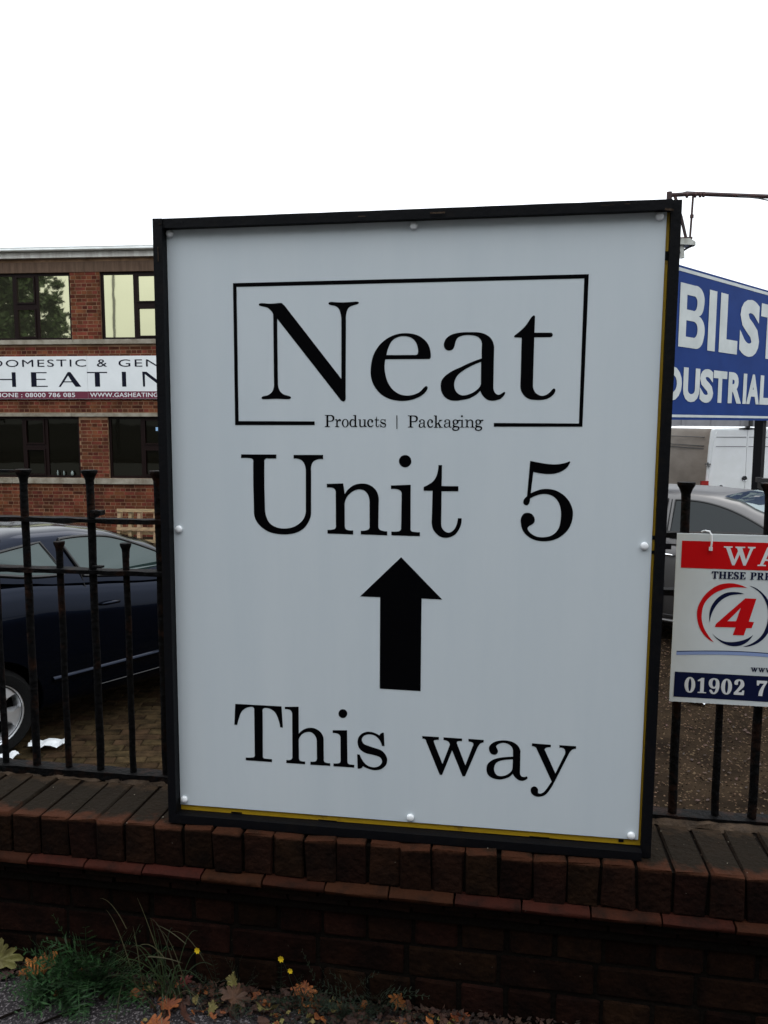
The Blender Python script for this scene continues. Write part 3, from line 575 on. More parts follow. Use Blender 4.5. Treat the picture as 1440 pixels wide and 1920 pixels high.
for i in range(n+1):
    xx = wx0+(wx1+.5-wx0)*i/n
    top.append([(xx, .180+rr.uniform(-.012, .014), .392+dz), (xx, .196+rr.uniform(-.008, .008), .400+dz+rr.uniform(0, .006)), (xx, .225, .403+dz+rr.uniform(-.002, .004)), (xx, .262, .398+dz), (xx, .268, .38+dz)])
g.add([p for r_ in top for p in r_], [(i*5+k_, (i+1)*5+k_, (i+1)*5+k_+1, i*5+k_+1) for i in range(n) for k_ in range(4)])
g.build('mortar_bed', MAT['dirt_mortar'], WALL, smooth=True)
g = MB()
for _ in range(900):
    stone(g, rr.uniform(wx0, wx1), rr.choice([rr.uniform(-.04, .2), rr.uniform(.15, .24)]), .402, rr.uniform(.0008, .0028))
g.build('grit', MAT['dirt_mortar'], kind='stuff', fix=False)
g = MB()
for _ in range(60):
    stone(g, rr.uniform(wx0, wx1), rr.choice([rr.uniform(-.05, .05), rr.uniform(-.04, .19)]), .4025, rr.uniform(.0007, .0022))
for _ in range(14):
    stone(g, rr.uniform(-1.4, .7), rr.choice([-.0795, -.0535, .0]), rr.choice([.278, .36, .12]), rr.uniform(.0007, .0013))
g.build('pale_specks', MAT['stone'], kind='stuff', fix=False)

# ------------------------------------------------------------------ iron railing
RAIL = empty('iron_railing', (0, .225, .40)); tag(RAIL, 'black wrought-iron railing with alternating tall and short flat-capped bars on the low wall', 'railing')
ri = MAT['railing_iron']
rr = random.Random(21)
def wob_bar(g, x0, x1, y, z, hy, hz, dz_=0, n=40, rq=rr, jit=.0016):
    vs = []
    for i in range(n+1):
        xx = x0+(x1-x0)*i/n; o = rq.uniform(-jit, jit); zz = z+dz_*i/n
        vs += [(xx, y-hy+o, zz-hz+o), (xx, y+hy+o, zz-hz), (xx, y+hy, zz+hz+rq.uniform(-jit, jit)), (xx, y-hy, zz+hz+rq.uniform(-jit, jit))]
    fs = [(i*4+k_, (i+1)*4+k_, (i+1)*4+(k_+1) % 4, i*4+(k_+1) % 4) for i in range(n) for k_ in range(4)]
    fs += [(0, 1, 2, 3), (n*4, n*4+1, n*4+2, n*4+3)]
    g.add(vs, fs)
for (z, hy, hz, dzz) in ((.413, .024, .011, -.012), (1.036, .021, .007, -.01), (1.188, .021, .0065, -.008)):
    g = MB(); wob_bar(g, -3.45, 2.6, .225, z+.0, hy, hz, dzz*1.5, 150)
    o = g.build('rail', ri, RAIL, world=True)
def bar(x, top, r, capr, y=.225):
    g = MB(); n = 10; pts = []; rad = []
    for i in range(n+1):
        pts.append((x+rr.uniform(-.0012, .0012), y+rr.uniform(-.001, .001), .405+(top-.03-.405)*i/n)); rad.append(r*rr.uniform(.95, 1.05))
    g.tube(pts, rad, 8)
    b = g.build('bar', ri, RAIL, world=True)
    sharp_smooth(b, 50)
    g = MB()
    g.lathe([(r, top-.045), (r*1.05, top-.030), (capr*.72, top-.018), (capr*.97, top-.008), (capr, top-.004), (capr*.98, top)], (x, y, 0), 'Z', 14)
    c = g.build('bar_cap', ri, b, world=False); c.matrix_parent_inverse = b.matrix_parent_inverse @ Matrix.Identity(4)
    c.parent = b; c.matrix_parent_inverse = Matrix.Identity(4)
    sharp_smooth(c, 40)
bars = [(-1.42+.1055*i, 'tall' if i % 2 == 0 else 'short') for i in range(-18, 18)]
bars = [q for q in bars if q[0] < .40]
bars += [(.466, 'tall'), (.577, 'short'), (.673, 'tall')]+[(.782+.106*i, 'short' if i % 2 == 0 else 'tall') for i in range(17)]
for (x, k_) in bars:
    if k_ == 'tall': bar(x, 1.332 if x < 0 else 1.318, .0118, .0235)
    else: bar(x, 1.118, .0100, .0165)
g = MB(); g.bb(-1.50, -1.43, .216, .232, 1.322, 1.330); g.box((-1.19, .212, 1.205), (.012, .03, .022)); g.build('bracket', ri, RAIL, world=True)
g = MB(); g.box((-1.172, .212, 1.208), (.014, .03, .014)); g.build('bolt', ri, RAIL, world=True)
g = MB(); g.box((-1.185, .21, 1.048), (.03, .02, .006)); g.build('bolt', ri, RAIL, world=True)

# ------------------------------------------------------------------ the big sign
SIGN = empty('sign_board', (-.25, 0, .40)); tag(SIGN, 'big white Neat Unit 5 This way sign in a black frame standing on the wall', 'sign')
bp = MAT['black_paint']
F = [(-.880, .4015), (.369, .4015), (.379, 1.969), (-.876, 1.971)]   # outer corners of the frame (x,z), clockwise from bottom left
def bar_poly(g, q, y0, y1, n=24, jit=.00025):
    # prism from quad q (4 corners x,z: a0,a1,b1,b0) subdivided along a->b
    (a0, a1, b1, b0) = q; vs = []
    for i in range(n+1):
        t = i/n
        p = (a0[0]+(b0[0]-a0[0])*t, a0[1]+(b0[1]-a0[1])*t); s = (a1[0]+(b1[0]-a1[0])*t, a1[1]+(b1[1]-a1[1])*t)
        j = rr.uniform(-jit, jit)
        vs += [(p[0]+j, y0, p[1]+j), (p[0], y1, p[1]), (s[0], y1, s[1]), (s[0]+j, y0+j, s[1]-j)]
    fs = [(i*4+k_, (i+1)*4+k_, (i+1)*4+(k_+1) % 4, i*4+(k_+1) % 4) for i in range(n) for k_ in range(4)]
    fs += [(0, 1, 2, 3), (n*4, n*4+1, n*4+2, n*4+3)]
    g.add(vs, fs)
fy0, fy1 = -.026, .030
post_w = .0275
# left post, right post (its top stands proud of the rail), top rail, bottom rail
for (q, y0_) in (
    ([F[0], (F[0][0]+.022, F[0][1]), (F[3][0]+.024, F[3][1]), F[3]], fy0),
    ([(F[1][0]-.0225, F[1][1]), (F[1][0]+.0015, F[1][1]), (F[2][0]+.0015, F[2][1]+.003), (F[2][0]-.0215, F[2][1]+.003)], -.008),
    ([(F[3][0]+.0243, F[3][1]-.0225), (F[3][0]+.0243, F[3][1]), (F[2][0]-.0220, F[2][1]+.0015), (F[2][0]-.0220, F[2][1]-.021)], fy0+.004),
    ([(F[0][0]+.0223, F[0][1]), (F[0][0]+.0223, F[0][1]+.0235), (F[1][0]-.0228, F[1][1]+.0215), (F[1][0]-.0228, F[1][1])], fy0)):
    g = MB(); bar_poly(g, q, y0_, fy1); g.build('frame_bar', bp, SIGN, world=True)
g = MB(); g.poly([[(-.8575, .4255), (.352, .4255), (.3632, 1.948), (-.852, 1.948)]], lambda x, z: (x, .0055, z), .015, (0, 1, 0), (0, -1, 0)); g.build('backing_board', MAT['yellow_board'], SIGN, world=True)
# chips in the yellow edge, smears of black
g = MB()
for (x, z, w, h) in ((.300, .4345, .012, .007), (-.852, 1.853, .005, .05), (-.8535, 1.16, .0045, .012), (.3475, 1.20, .009, .010), (.3475, 1.165, .009, .008), (.353, 1.852, .008, .02), (-.7, .4285, .03, .003), (-.45, .4265, .05, .002), (.1, .4265, .05, .002), (-.853, .50, .005, .018), (-.853, .535, .005, .02)):
    g.bb(x-w/2, x+w/2, .0035, .0052, z-h/2, z+h/2)
g.build('paint_chip', bp, SIGN, world=True)
g = MB()
P4 = [(-.8565, .4425), (.3405, .4425), (.3495, 1.9495), (-.8510, 1.9495)]
g.poly([P4], lambda x, z: (x, 0, z), .003, (0, 1, 0), (0, -1, 0))
panel = g.build('panel', MAT['panel_white'], SIGN, world=True)
fn = lambda x, z: (x/1e4, -.0006, z/1e4)
for key, txt in SIGN_GLYPHS.items():
    g = MB(); g.poly(outline(txt), fn, .0005, (0, 1, 0), (0, -1, 0))
    nm = 'arrow' if key == 'arrow' else 'border_line' if key == 'box' else 'dividing_line' if key == 'Pr bar' else 'letter' if key != 'Unit 5' else 'numeral'
    o = g.build(nm, MAT['vinyl_black'], SIGN, world=True, fix=False)
for i, (x, z) in enumerate([(-.842, 1.939), (-.229, 1.937), (.334, 1.938), (-.839, 1.195), (.328, 1.180), (-.845, .458), (-.229, .456), (.323, .453)]):
    g = MB(); r_ = .0094
    g.lathe([(r_, 0), (r_, -.0035), (r_*.93, -.0058), (r_*.7, -.0074), (r_*.35, -.0082), (.0004, -.0084)], (x, -.0002, z), 'Y', 20)
    o = g.build('screw_cap', MAT['cap_white'], SIGN, world=True); sharp_smooth(o, 60)
# bare scratches on the frame
g = MB()
for (x, z, w, h) in ((-.863, 1.885, .0012, .035), (-.856, 1.957, .008, .0012), (-.17, 1.9585, .035, .0035), (-.35, 1.957, .018, .0015), (.215, 1.961, .03, .0012), (.258, 1.962, .012, .0012)):
    g.bb(x-w/2, x+w/2, fy0-.0022, fy0-.0010, z-h/2, z+h/2)
for (x, z) in ((.349, 1.9455),): g.box((x, fy0-.004, z), (.018, .004, .004), Matrix.Rotation(.15, 3, 'Y'))
g.build('scratch', MAT['dirt_mortar'], SIGN, world=True)
# clamps that hold the frame to the railing
for (x, z, w_) in ((-.888, 1.155, .018), (-.884, .470, .018), (.386, 1.178, .014)):
    g = MB(); g.box((x, .04, z), (w_, .05, w_)); g.tube([(x-.008, .03, z), (x+.002, .03, z)], .008, 6); g.build('clamp', bp, SIGN, world=True)

# ------------------------------------------------------------------ warning board on the right-hand railing
WB = empty('warning_board', (.74, .185, .74)); tag(WB, 'white red and navy warning board with a red 4 logo tied to the railing', 'sign')
g = MB()
g.poly([[(.4385, .7385), (1.045, .7345), (1.047, 1.185), (.4405, 1.188)]], lambda x, z: (x, .185, z), .004, (0, 1, 0), (0, -1, 0))
g.build('board', MAT['board_white'], WB, world=True)
def wfn(x, z): return (x, .1843, z)
def wflat(name, m, pts, dy=0):
    g = MB(); g.poly([pts], lambda x, z: (x, .1843+dy, z), 0, (0, 0, 0), (0, -1, 0)); return g.build(name, MAT[m], WB, world=True, fix=False)
wflat('red_band', 'board_red', [(.4525, 1.098), (1.033, 1.094), (1.033, 1.167), (.453, 1.169)])
wflat('navy_band', 'board_navy', [(.448, .752), (1.036, .748), (1.036, .816), (.449, .820)])
for key, txt in LOGO_GLYPHS.items():
    g = MB(); g.poly(outline(txt), lambda x, z: (x/1e4, .1843, z/1e4), 0, (0, 0, 0), (0, -1, 0))
    g.build('logo_numeral' if 'logo' in key else 'logo_arc', MAT['board_red' if key in ('logo 4', 'red arc') else 'board_navy'], WB, world=True, fix=False)
g = MB(); N_ = 16
up_ = [(.451+(.69-.451)*i/N_, .876+.0065*math.sin(min(1, i/N_)*2.4)) for i in range(N_+1)]
g.poly([up_+[(p[0], p[1]-.011) for p in reversed(up_)]], wfn, 0, (0, 0, 0), (0, -1, 0)); g.build('wave_band', MAT['board_lightblue'], WB, world=True, fix=False)
g = MB(); g.poly([up_+[(p[0], p[1]-.0018) for p in reversed(up_)]], lambda x, z: (x, .1839, z), 0, (0, 0, 0), (0, -1, 0)); g.build('wave_line', MAT['board_navy'], WB, world=True, fix=False)
SERIF = {
'W': (135, "0,100! 38,100! 38,94! 28,92! 48,30! 62,76! 58,90! 50,94! 50,100! 92,100! 92,94! 80,92! 98,30! 114,90! 104,94! 104,100! 137,100! 137,94! 127,90! 98,0! 88,0! 70,58! 50,0! 40,0! 10,92! 0,94!"),
'A': (100, "38,100! 56,100! 90,8! 100,6! 100,0! 58,0! 58,6! 70,8! 63,28! 31,28! 24,8! 36,6! 36,0! 0,0! 0,6! 10,8! | 35,37! 60,37! 47,74!"),
'T': (87, "0,100! 86,100! 88,68! 80,68! 72,92! 53,92! 53,8! 64,6! 64,0! 22,0! 22,6! 33,8! 33,92! 14,92! 6,68! -1,68!"),
'H': (104, "0,100! 44,100! 44,94! 33,92! 33,56! 71,56! 71,92! 60,94! 60,100! 104,100! 104,94! 93,92! 93,8! 104,6! 104,0! 60,0! 60,6! 71,8! 71,46! 33,46! 33,8! 44,6! 44,0! 0,0! 0,6! 11,8! 11,92! 0,94!"),
'E': (80, "0,100! 76,100! 78,72! 71,72! 62,92! 33,92! 33,55! 46,56! 50,68! 56,68! 56,34! 50,34! 46,46! 33,46! 33,8! 64,8! 74,30! 81,30! 78,0! 0,0! 0,6! 12,8! 12,92! 0,94!"),
'S': (66, "58,98! 60,68! 52,68! 44,86 32,93 20,84 22,70 40,58 58,46 66,28 56,6 32,-3 14,4 8,0! 2,0! 0,34! 8,34! 16,14 32,6 44,14 44,26 30,38 10,50 0,68 8,92 30,103 46,96 52,99!"),
'P': (80, "0,100! 50,100! 72,94 80,74 72,52 50,45! 33,45! 33,8! 46,6! 46,0! 0,0! 0,6! 12,8! 12,92! 0,94! | 33,92! 46,92! 57,86 59,73 56,60 46,53! 33,53!"),
'R': (94, "0,100! 50,100! 72,94 80,76 72,57 58,51! 80,9! 94,6! 94,0! 66,0! 38,47! 33,47! 33,8! 44,6! 44,0! 0,0! 0,6! 12,8! 12,92! 0,94! | 33,92! 46,92! 57,87 59,75 56,62 46,55! 33,55!"),
'M': (120, "0,100! 34,100! 60,36! 86,100! 120,100! 120,94! 109,92! 109,8! 120,6! 120,0! 78,0! 78,6! 89,8! 89,72! 60,4! 54,4! 23,74! 23,8! 34,6! 34,0! 0,0! 0,6! 11,8! 11,92! 0,94!"),
'I': (44, "0,100! 44,100! 44,94! 33,92! 33,8! 44,6! 44,0! 0,0! 0,6! 11,8! 11,92! 0,94!"),
'N': (105, "0,100! 32,100! 80,34! 80,92! 68,94! 68,100! 104,100! 104,94! 92,92! 92,0! 82,0! 24,80! 24,8! 36,6! 36,0! 0,0! 0,6! 12,8! 12,92! 0,94!"),
'G': (96, "84,100! 86,66! 78,66! 68,88 50,94 28,84 22,50 30,16 50,6 66,10! 66,38! 54,40! 54,46! 96,46! 96,40! 86,38! 86,6! 68,-1 48,-3 16,8 0,50 16,92 50,103 70,97 76,100!"),
'0': (64, "32,102 54,88 64,50 54,12 32,-2 10,12 0,50 10,88 | 32,94 41,80 44,50 41,20 32,6 23,20 20,50 23,80"),
'1': (58, "4,84! 28,100! 40,100! 40,8! 56,6! 56,0! 6,0! 6,6! 21,8! 21,80! 4,77!"),
'9': (64, "8,14 22,-2 42,0 58,20 64,60 56,92 32,102 8,92 0,68 8,44 28,33 45,42! 42,16 32,6 22,16 16,24 8,24 | 32,94 43,84 45,66 42,50 32,43 22,52 19,68 22,86"),
'2': (64, "2,0! 60,0! 62,30! 55,30! 50,17! 24,17! 40,36 58,56 60,76 50,96 28,102 8,94 2,76 8,66 20,68 20,80 26,92 34,92 41,82 38,64 22,38 2,14!"),
'7': (62, "2,100! 62,100! 62,88! 44,50 36,0! 16,0! 22,36 48,82! 16,82! 10,68! 3,68!"),
' ': (45, None), '.': (30, "2,0! 20,0! 20,18! 2,18!"),
}
def serif(nm, m, txt, x0, z0, h, fn_, gap=8, xs_=1.0, bold_=0):
    x = x0
    for ch in txt:
        w, s = SERIF[ch]
        if s:
            g = MB()
            for dx in ((0, bold_) if bold_ else (0,)):
                g.poly([[(x+dx+p[0]*h/100*xs_, z0+p[1]*h/100) for p in path] for path in outline(s, 3)], (lambda a, b: (fn_(a, b)[0], fn_(a, b)[1]-dx*.2, fn_(a, b)[2])), 0, (0, 0, 0), (0, -1, 0))
            g.build(nm, MAT[m], WB, world=True, fix=False)
        x += (w+gap)*h/100*xs_
    return x
wf2 = lambda x, z: (x, .1838, z)
serif('letter', 'text_white', 'WARNING', .556, 1.108, .049, wf2, 14, 1.15)
serif('letter', 'board_navy', 'THESE PREMISES', .5295, 1.072, .0190, wf2, 12, .93, .0011)
serif('letter', 'board_navy', 'WWW.', .637, .829, .0118, wf2, 10, 1.05, .0008)
serif('digit', 'text_white', '01902 7', .4745, .7655, .041, wf2, 15, .97, .0016)
g = MB()
pts = [(.523, .178, 1.150), (.524, .176, 1.165), (.5235, .177, 1.187), (.520, .186, 1.194), (.512, .200, 1.1945), (.506, .21, 1.19)]
g.tube(pts, .0022, 6); g.box((.523, .18, 1.150), (.008, .006, .009)); g.build('cable_tie', MAT['tie_white'], WB, world=True)
# ------------------------------------------------------------------ vehicles
def lerp_tab(tab, x):
    if x <= tab[0][0]: return tab[0][1]
    for (a, va), (b, vb) in zip(tab, tab[1:]):
        if x <= b:
            t = (x-a)/(b-a); t2 = t*t*(3-2*t)*.5+t*.5
            return va+(vb-va)*t2
    return tab[-1][1]
def loft(g, secs, closed_ends=True):
    n = len(secs[0]); vs = [p for s in secs for p in s]
    fs = [(i*n+k, (i+1)*n+k, (i+1)*n+(k+1) % n, i*n+(k+1) % n) for i in range(len(secs)-1) for k in range(n)]
    if closed_ends: fs += [tuple(range(n)), tuple((len(secs)-1)*n+k for k in reversed(range(n)))]
    g.add(vs, fs)
def eval_mesh(o):
    dg = bpy.context.evaluated_depsgraph_get(); dg.update()
    me = bpy.data.meshes.new_from_object(o.evaluated_get(dg)); return me
def make_car(root, c):
    """x forward from the rear wheel centre, y left, z up from the tarmac; side seen is -y"""
    paint = MAT[c['paint']]; Wd = c['w']/2; x0, x1 = c['x0'], c['x1']; wb = c['wb']
    cen = -Wd      # side plane at y=0 -> body centre at +Wd
    secs = []
    N = 34
    for i in range(N+1):
        x = x0+(x1-x0)*i/N
        e = min((x-x0), (x1-x)); k = min(1, e/.55); k = 1-(1-k)**2.2
        w = Wd*(.80+.20*k)
        zt = lerp_tab(c['top'], x); zb = .20+.10*(1-min(1, e/.5))
        mid = .55
        zs = [(0, zb), (w-.12, zb), (w-.035, zb+.05), (w-.012, zb+.18), (w, mid), (w-.008, mid+.16), (w-.03, zt-.10), (w-.075, zt-.02), (w-.16, zt+.012), (w*.4, zt+.03), (0, zt+.035)]
        half = [(x, -p, z) for p, z in zs]
        sec = half+[(x, p, z) for p, z in reversed(zs[1:-1])]
        secs.append([(a, b+Wd, d) for a, b, d in sec])
    g = MB(); loft(g, secs); o = g.build('body', paint, root)
    m = o.modifiers.new('s', 'SUBSURF'); m.levels = 1; m.render_levels = 1
    me = eval_mesh(o); o.modifiers.clear(); o.data = me
    cut = MB()
    for wx in (0, wb):
        cut.lathe([(c['arch'], -.3), (c['arch'], .26)], (wx, 0, c['wr']+.015), 'Y', 40)
        cut.lathe([(c['arch'], 2*Wd-.26), (c['arch'], 2*Wd+.3)], (wx, 0, c['wr']+.015), 'Y', 40)
    co = cut.build('cut', MAT['tyre'], root)
    co.hide_render = True
    b = o.modifiers.new('b', 'BOOLEAN'); b.object = co; b.operation = 'DIFFERENCE'; b.solver = 'EXACT'
    me = eval_mesh(o); o.modifiers.clear(); o.data = me
    bpy.data.objects.remove(co)
    me.materials.clear(); me.materials.append(paint)
    me.polygons.foreach_set('material_index', [0]*len(me.polygons))
    sharp_smooth(o, 42)
    # liner so that the arches are dark, not see-through
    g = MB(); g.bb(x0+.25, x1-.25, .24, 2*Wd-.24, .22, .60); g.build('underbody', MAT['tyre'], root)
    # greenhouse
    belt = c['belt']; roof = c['roof']; tum = c['tum']; inset = .065
    def gy(x, z):   # outer side surface of the greenhouse
        zb = lerp_tab(belt, x)
        ends = max(0, (c['g0']+.35-x))*.25+max(0, (x-(c['g1']-.55)))*.22
        return inset+ends+tum*max(0, z-zb)
    secs = []
    N = 40
    for i in range(N+1):
        x = c['g0']+(c['g1']-c['g0'])*i/N
        zr = max(lerp_tab(roof, x), lerp_tab(belt, x)+.01); zb = min(lerp_tab(belt, x), zr-.008)-.03
        zs = [(gy(x, zb), zb), (gy(x, zr-.075), max(zb+.005, zr-.075)), (gy(x, zr)+.025, zr-.028), (gy(x, zr)+.09, zr-.004), (gy(x, zr)+.3, zr+.012), (Wd, zr+.018)]
        half = [(x, p, z) for p, z in zs]; sec = half+[(x, 2*Wd-p, z) for p, z in reversed(zs[:-1])]
        secs.append(sec)
    g = MB(); loft(g, secs); o = g.build('roof', paint, root); sharp_smooth(o, 50)
    # side windows
    for side in (0, 1):
        for wp in c['windows']:
            path = outline(wp, 4)[0]
            def mp_(x, z, off):
                y = gy(x, z)-off; return (x, y if side == 0 else 2*Wd-y, z)
            g = MB(); g.poly([path], lambda x, z: mp_(x, z, .006), 0, (0, 0, 0), (0, -1 if side == 0 else 1, 0))
            wdw = g.build('window', MAT[c.get('glass', 'car_glass_solid')], root, fix=False)
            g = MB(); g.tube([mp_(x, z, .006) for x, z in path]+[mp_(*path[0], .006)], .011, 6, flat=1.0)
            g.build('window_trim', MAT['black_plastic'], wdw)
    # windscreen and rear window
    for nm, (a, b_, e) in (('windscreen', c['screen']), ('rear_window', c['rear'])):
        g = MB(); vs = []; nx, ny = 10, 10
        for i in range(nx+1):
            x = a+(b_-a)*i/nx; zr = lerp_tab(roof, x)
            hw = Wd-gy(x, zr)-.11
            for j in range(ny+1):
                t = -1+2*j/ny
                vs.append((x, Wd+hw*t, zr+.0215-abs(t)**4*.008))
        g.add(vs, [(i*(ny+1)+j, (i+1)*(ny+1)+j, (i+1)*(ny+1)+j+1, i*(ny+1)+j+1) for i in range(nx) for j in range(ny)])
        g.build(nm, MAT['windscreen'], root, smooth=True)
    # shut lines, trims, handle
    for pts, r_ in c['lines']:
        g = MB(); q = []
        for (x, z) in pts:
            zt = lerp_tab(c['top'], x)
            if z > lerp_tab(belt, x)-.01: q.append((x, gy(x, z)-.002, z))
            else:
                w = .002 if z < .72 else .004+.07*min(1, max(0, (z-.71)/(zt-.02-.71)))**1.5
                q.append((x, w, z))
        g.tube(q, r_, 5); g.build('shut_line', MAT['black_plastic'], root)
    hx, hz = c['handle']
    g = MB(); g.tube([(hx-.085, .032, hz-.004), (hx-.06, -.008, hz+.003), (hx, -.016, hz+.006), (hx+.06, -.008, hz+.003), (hx+.085, .032, hz-.004)], [.008, .013, .014, .013, .008], 8)
    g.build('door_handle', MAT[c['handle_mat']], root, smooth=True)
    for (xa, xb, z, h, mt) in c['strips']:
        g = MB(); n = 14; vs = []
        for i in range(n+1):
            x = xa+(xb-xa)*i/n
            vs += [(x, .012, z+h), (x, -.014, z+h*.6), (x, -.016, z-h*.2), (x, .010, z-h)]
        g.add(vs, [(i*4+k, (i+1)*4+k, (i+1)*4+k+1, i*4+k+1) for i in range(n) for k in range(3)])
        g.build('door_strip', MAT[mt], root, smooth=True)
    # mirror
    mxx, mz = c['mirror']
    for sgn, y0 in ((-1, .03), (1, 2*Wd-.03)):
        g = MB(); g.lathe([(.02, -.09), (.07, -.07), (.088, -.02), (.085, .04), (.05, .08), (.01, .09)], (mxx, y0+sgn*.11, mz), 'Y', 14); g.box((mxx, y0+sgn*.02, mz-.03), (.05, .10, .03))
        g.build('door_mirror', paint, root, smooth=True)
    # wheels
    for wx in (0, wb):
        for side in (0, 1):
            yc = .035 if side == 0 else 2*Wd-.035; s = 1 if side == 0 else -1; r = c['wr']
            g = MB(); pr = [(r*.64, .0), (r*.70, -.012), (r*.90, -.014), (r*.975, .01), (r, .04), (r, .17), (r*.95, .20), (r*.6, .20)]
            g.lathe([(a, yc+s*b) for a, b in pr], (wx, 0, r), 'Y', 40, cap=False); ty = g.build('wheel', MAT['tyre'], root); sharp_smooth(ty, 40)
            g = MB(); g.lathe([(r*.66, yc-s*.004), (r*.685, yc-s*.010), (r*.665, yc-s*.008), (r*.62, yc+s*.02), (r*.6, yc+s*.09)], (wx, 0, r), 'Y', 40, cap=False)
            g.v = g.v; rim = g.build('rim', MAT['alloy'], ty); sharp_smooth(rim, 40)
            g = MB()
            for k in range(5):
                a = 2*math.pi*k/5+c.get('spin', .3)
                ca, sa = math.cos(a), math.sin(a)
                def pt(rad, t, yy): return (wx+rad*ca-t*sa, yc+s*yy, r+rad*sa+t*ca)
                vs = [pt(r*.12, -.028, .012), pt(r*.12, .028, .012), pt(r*.45, -.036, .004), pt(r*.45, .036, .004), pt(r*.63, -.075, .010), pt(r*.63, .075, .010),
                      pt(r*.12, -.028, .05), pt(r*.12, .028, .05), pt(r*.63, -.07, .05), pt(r*.63, .07, .05)]
                g.add(vs, [(0, 1, 3, 2), (2, 3, 5, 4), (0, 2, 6), (2, 4, 8, 6), (1, 7, 3), (3, 7, 9, 5), (4, 5, 9, 8)])
            g.lathe([(.001, yc+s*.004), (r*.15, yc+s*.004), (r*.17, yc+s*.02), (r*.17, yc+s*.05)], (wx, 0, r), 'Y', 20)
            g.build('spokes', MAT['alloy'], ty)
            g = MB(); g.lathe([(.001, yc+s*.10), (r*.6, yc+s*.10)], (wx, 0, r), 'Y', 24); g.build('brake_disc', MAT['tyre'], ty)
    # lamps
    for y_ in (.10, 2*Wd-.34):
        g = MB(); z_ = lerp_tab(c['top'], x1-.25)-.12; g.box((x1-.18, y_+.12, z_), (.2, .26, .13)); g.build('headlight', MAT['cap_white'], root)
        g = MB(); z_ = lerp_tab(c['top'], x0+.1)-.14; g.box((x0+.08, y_+.12, z_), (.16, .24, .16)); g.build('tail_light', MAT['tail_red'], root)
def solid_glass(name, col, refl):
    m = bpy.data.materials.new(name); m.use_nodes = True; b = m.node_tree.nodes['Principled BSDF']
    b.inputs['Base Color'].default_value = (*col, 1); b.inputs['Roughness'].default_value = .04; b.inputs['Metallic'].default_value = refl
    b.inputs['Specular IOR Level'].default_value = .6; b.inputs['Coat Weight'].default_value = .35; b.inputs['Coat Roughness'].default_value = .02
    MAT[name] = m
solid_glass('car_glass_solid', (.024, .046, .045), .22)
solid_glass('dark_glass', (.006, .010, .012), .08)
MAT['dark_glass'].node_tree.nodes['Principled BSDF'].inputs['Coat Weight'].default_value = 0
MAT['dark_glass'].node_tree.nodes['Principled BSDF'].inputs['Specular IOR Level'].default_value = .35

CAR1 = empty('parked_car', (-3.338, 2.717, yz(3.0)+.002), R(90-29.6)); tag(CAR1, 'dark navy parked car with five-spoke alloy wheel behind the left-hand railing', 'car')
make_car(CAR1, dict(paint='navy_paint', w=1.75, x0=-.78, x1=3.35, wb=2.50, wr=.31, arch=.355, tum=.33, g0=-.72, g1=2.12,
    top=[(-.78, .72), (-.6, 1.03), (-.2, 1.20), (.3, 1.18), (.8, 1.115), (1.3, 1.06), (1.95, .98), (2.3, .93), (3.0, .80), (3.35, .62)],
    belt=[(-.72, 1.22), (0, 1.235), (.3, 1.19), (.5, 1.155), (.8, 1.125), (1.3, 1.065), (2.0, .98), (2.2, .94)],
    roof=[(-.72, 1.18), (-.45, 1.33), (-.1, 1.465), (.3, 1.515), (.7, 1.50), (1.0, 1.45), (1.31, 1.34), (1.7, 1.155), (2.12, .95)],
    windows=["-.30,1.275! -.05,1.36 .15,1.395 .44,1.425! .585,1.185! .32,1.205 .05,1.255", ".585,1.43! .81,1.43 1.02,1.40 1.29,1.295 1.55,1.17 1.83,1.035! 1.3,1.085 .73,1.155!"],
    screen=(1.18, 2.05, 0), rear=(-.68, -.22, 0),
    lines=[([(.60, 1.40), (.66, 1.28), (.705, 1.18), (.73, 1.08), (.76, .95), (.78, .7), (.77, .5), (.74, .34)], .005), ([(.77, .335), (1.3, .335), (1.95, .335), (2.0, .5), (2.02, .8), (2.0, .95)], .004)],
    handle=(.90, .93), handle_mat='navy_paint', strips=[(.42, 2.0, .46, .022, 'navy_paint')], mirror=(1.72, 1.06), spin=.95))
CAR2 = empty('parked_car', (1.70-.84*1.05, 6.58+.54*1.05, yz(6.6)), R(-33)); tag(CAR2, 'silver parked car with dark side windows behind the warning board', 'car')
make_car(CAR2, dict(paint='silver_paint', glass='dark_glass', w=1.78, x0=-.80, x1=3.45, wb=2.62, wr=.31, arch=.355, tum=.36, g0=-.76, g1=2.62,
    top=[(-.80, .80), (-.6, 1.05), (-.2, 1.10), (.8, 1.10), (1.6, 1.08), (2.3, 1.05), (2.7, .97), (3.2, .84), (3.45, .65)],
    belt=[(-.76, 1.10), (.5, 1.115), (1.3, 1.105), (2.2, 1.06), (2.62, 1.02)],
    roof=[(-.76, 1.15), (-.5, 1.40), (-.2, 1.56), (.4, 1.60), (1.0, 1.605), (1.35, 1.585), (1.6, 1.54), (1.85, 1.44), (2.15, 1.27), (2.62, 1.03)],
    windows=["-.35,1.2! -.15,1.42 .1,1.50! .92,1.53! .92,1.145! -.3,1.15!", "1.00,1.525! 1.25,1.525 1.48,1.485 1.70,1.41 1.93,1.30 2.25,1.12! 1.00,1.145!"],
    screen=(1.45, 2.56, 0), rear=(-.72, -.3, 0),
    lines=[([(.96, 1.53), (.96, 1.2), (.97, .9), (1.0, .6), (.98, .34)], .005), ([(1.0, .335), (2.1, .335), (2.16, .6), (2.16, 1.04)], .004)],
    handle=(1.02-.02, .965), handle_mat='chrome', strips=[(-.3, 2.3, .57, .024, 'charcoal_paint'), (-.1, 2.2, .27, .02, 'silver_paint')], mirror=(2.1, 1.17), spin=.2))

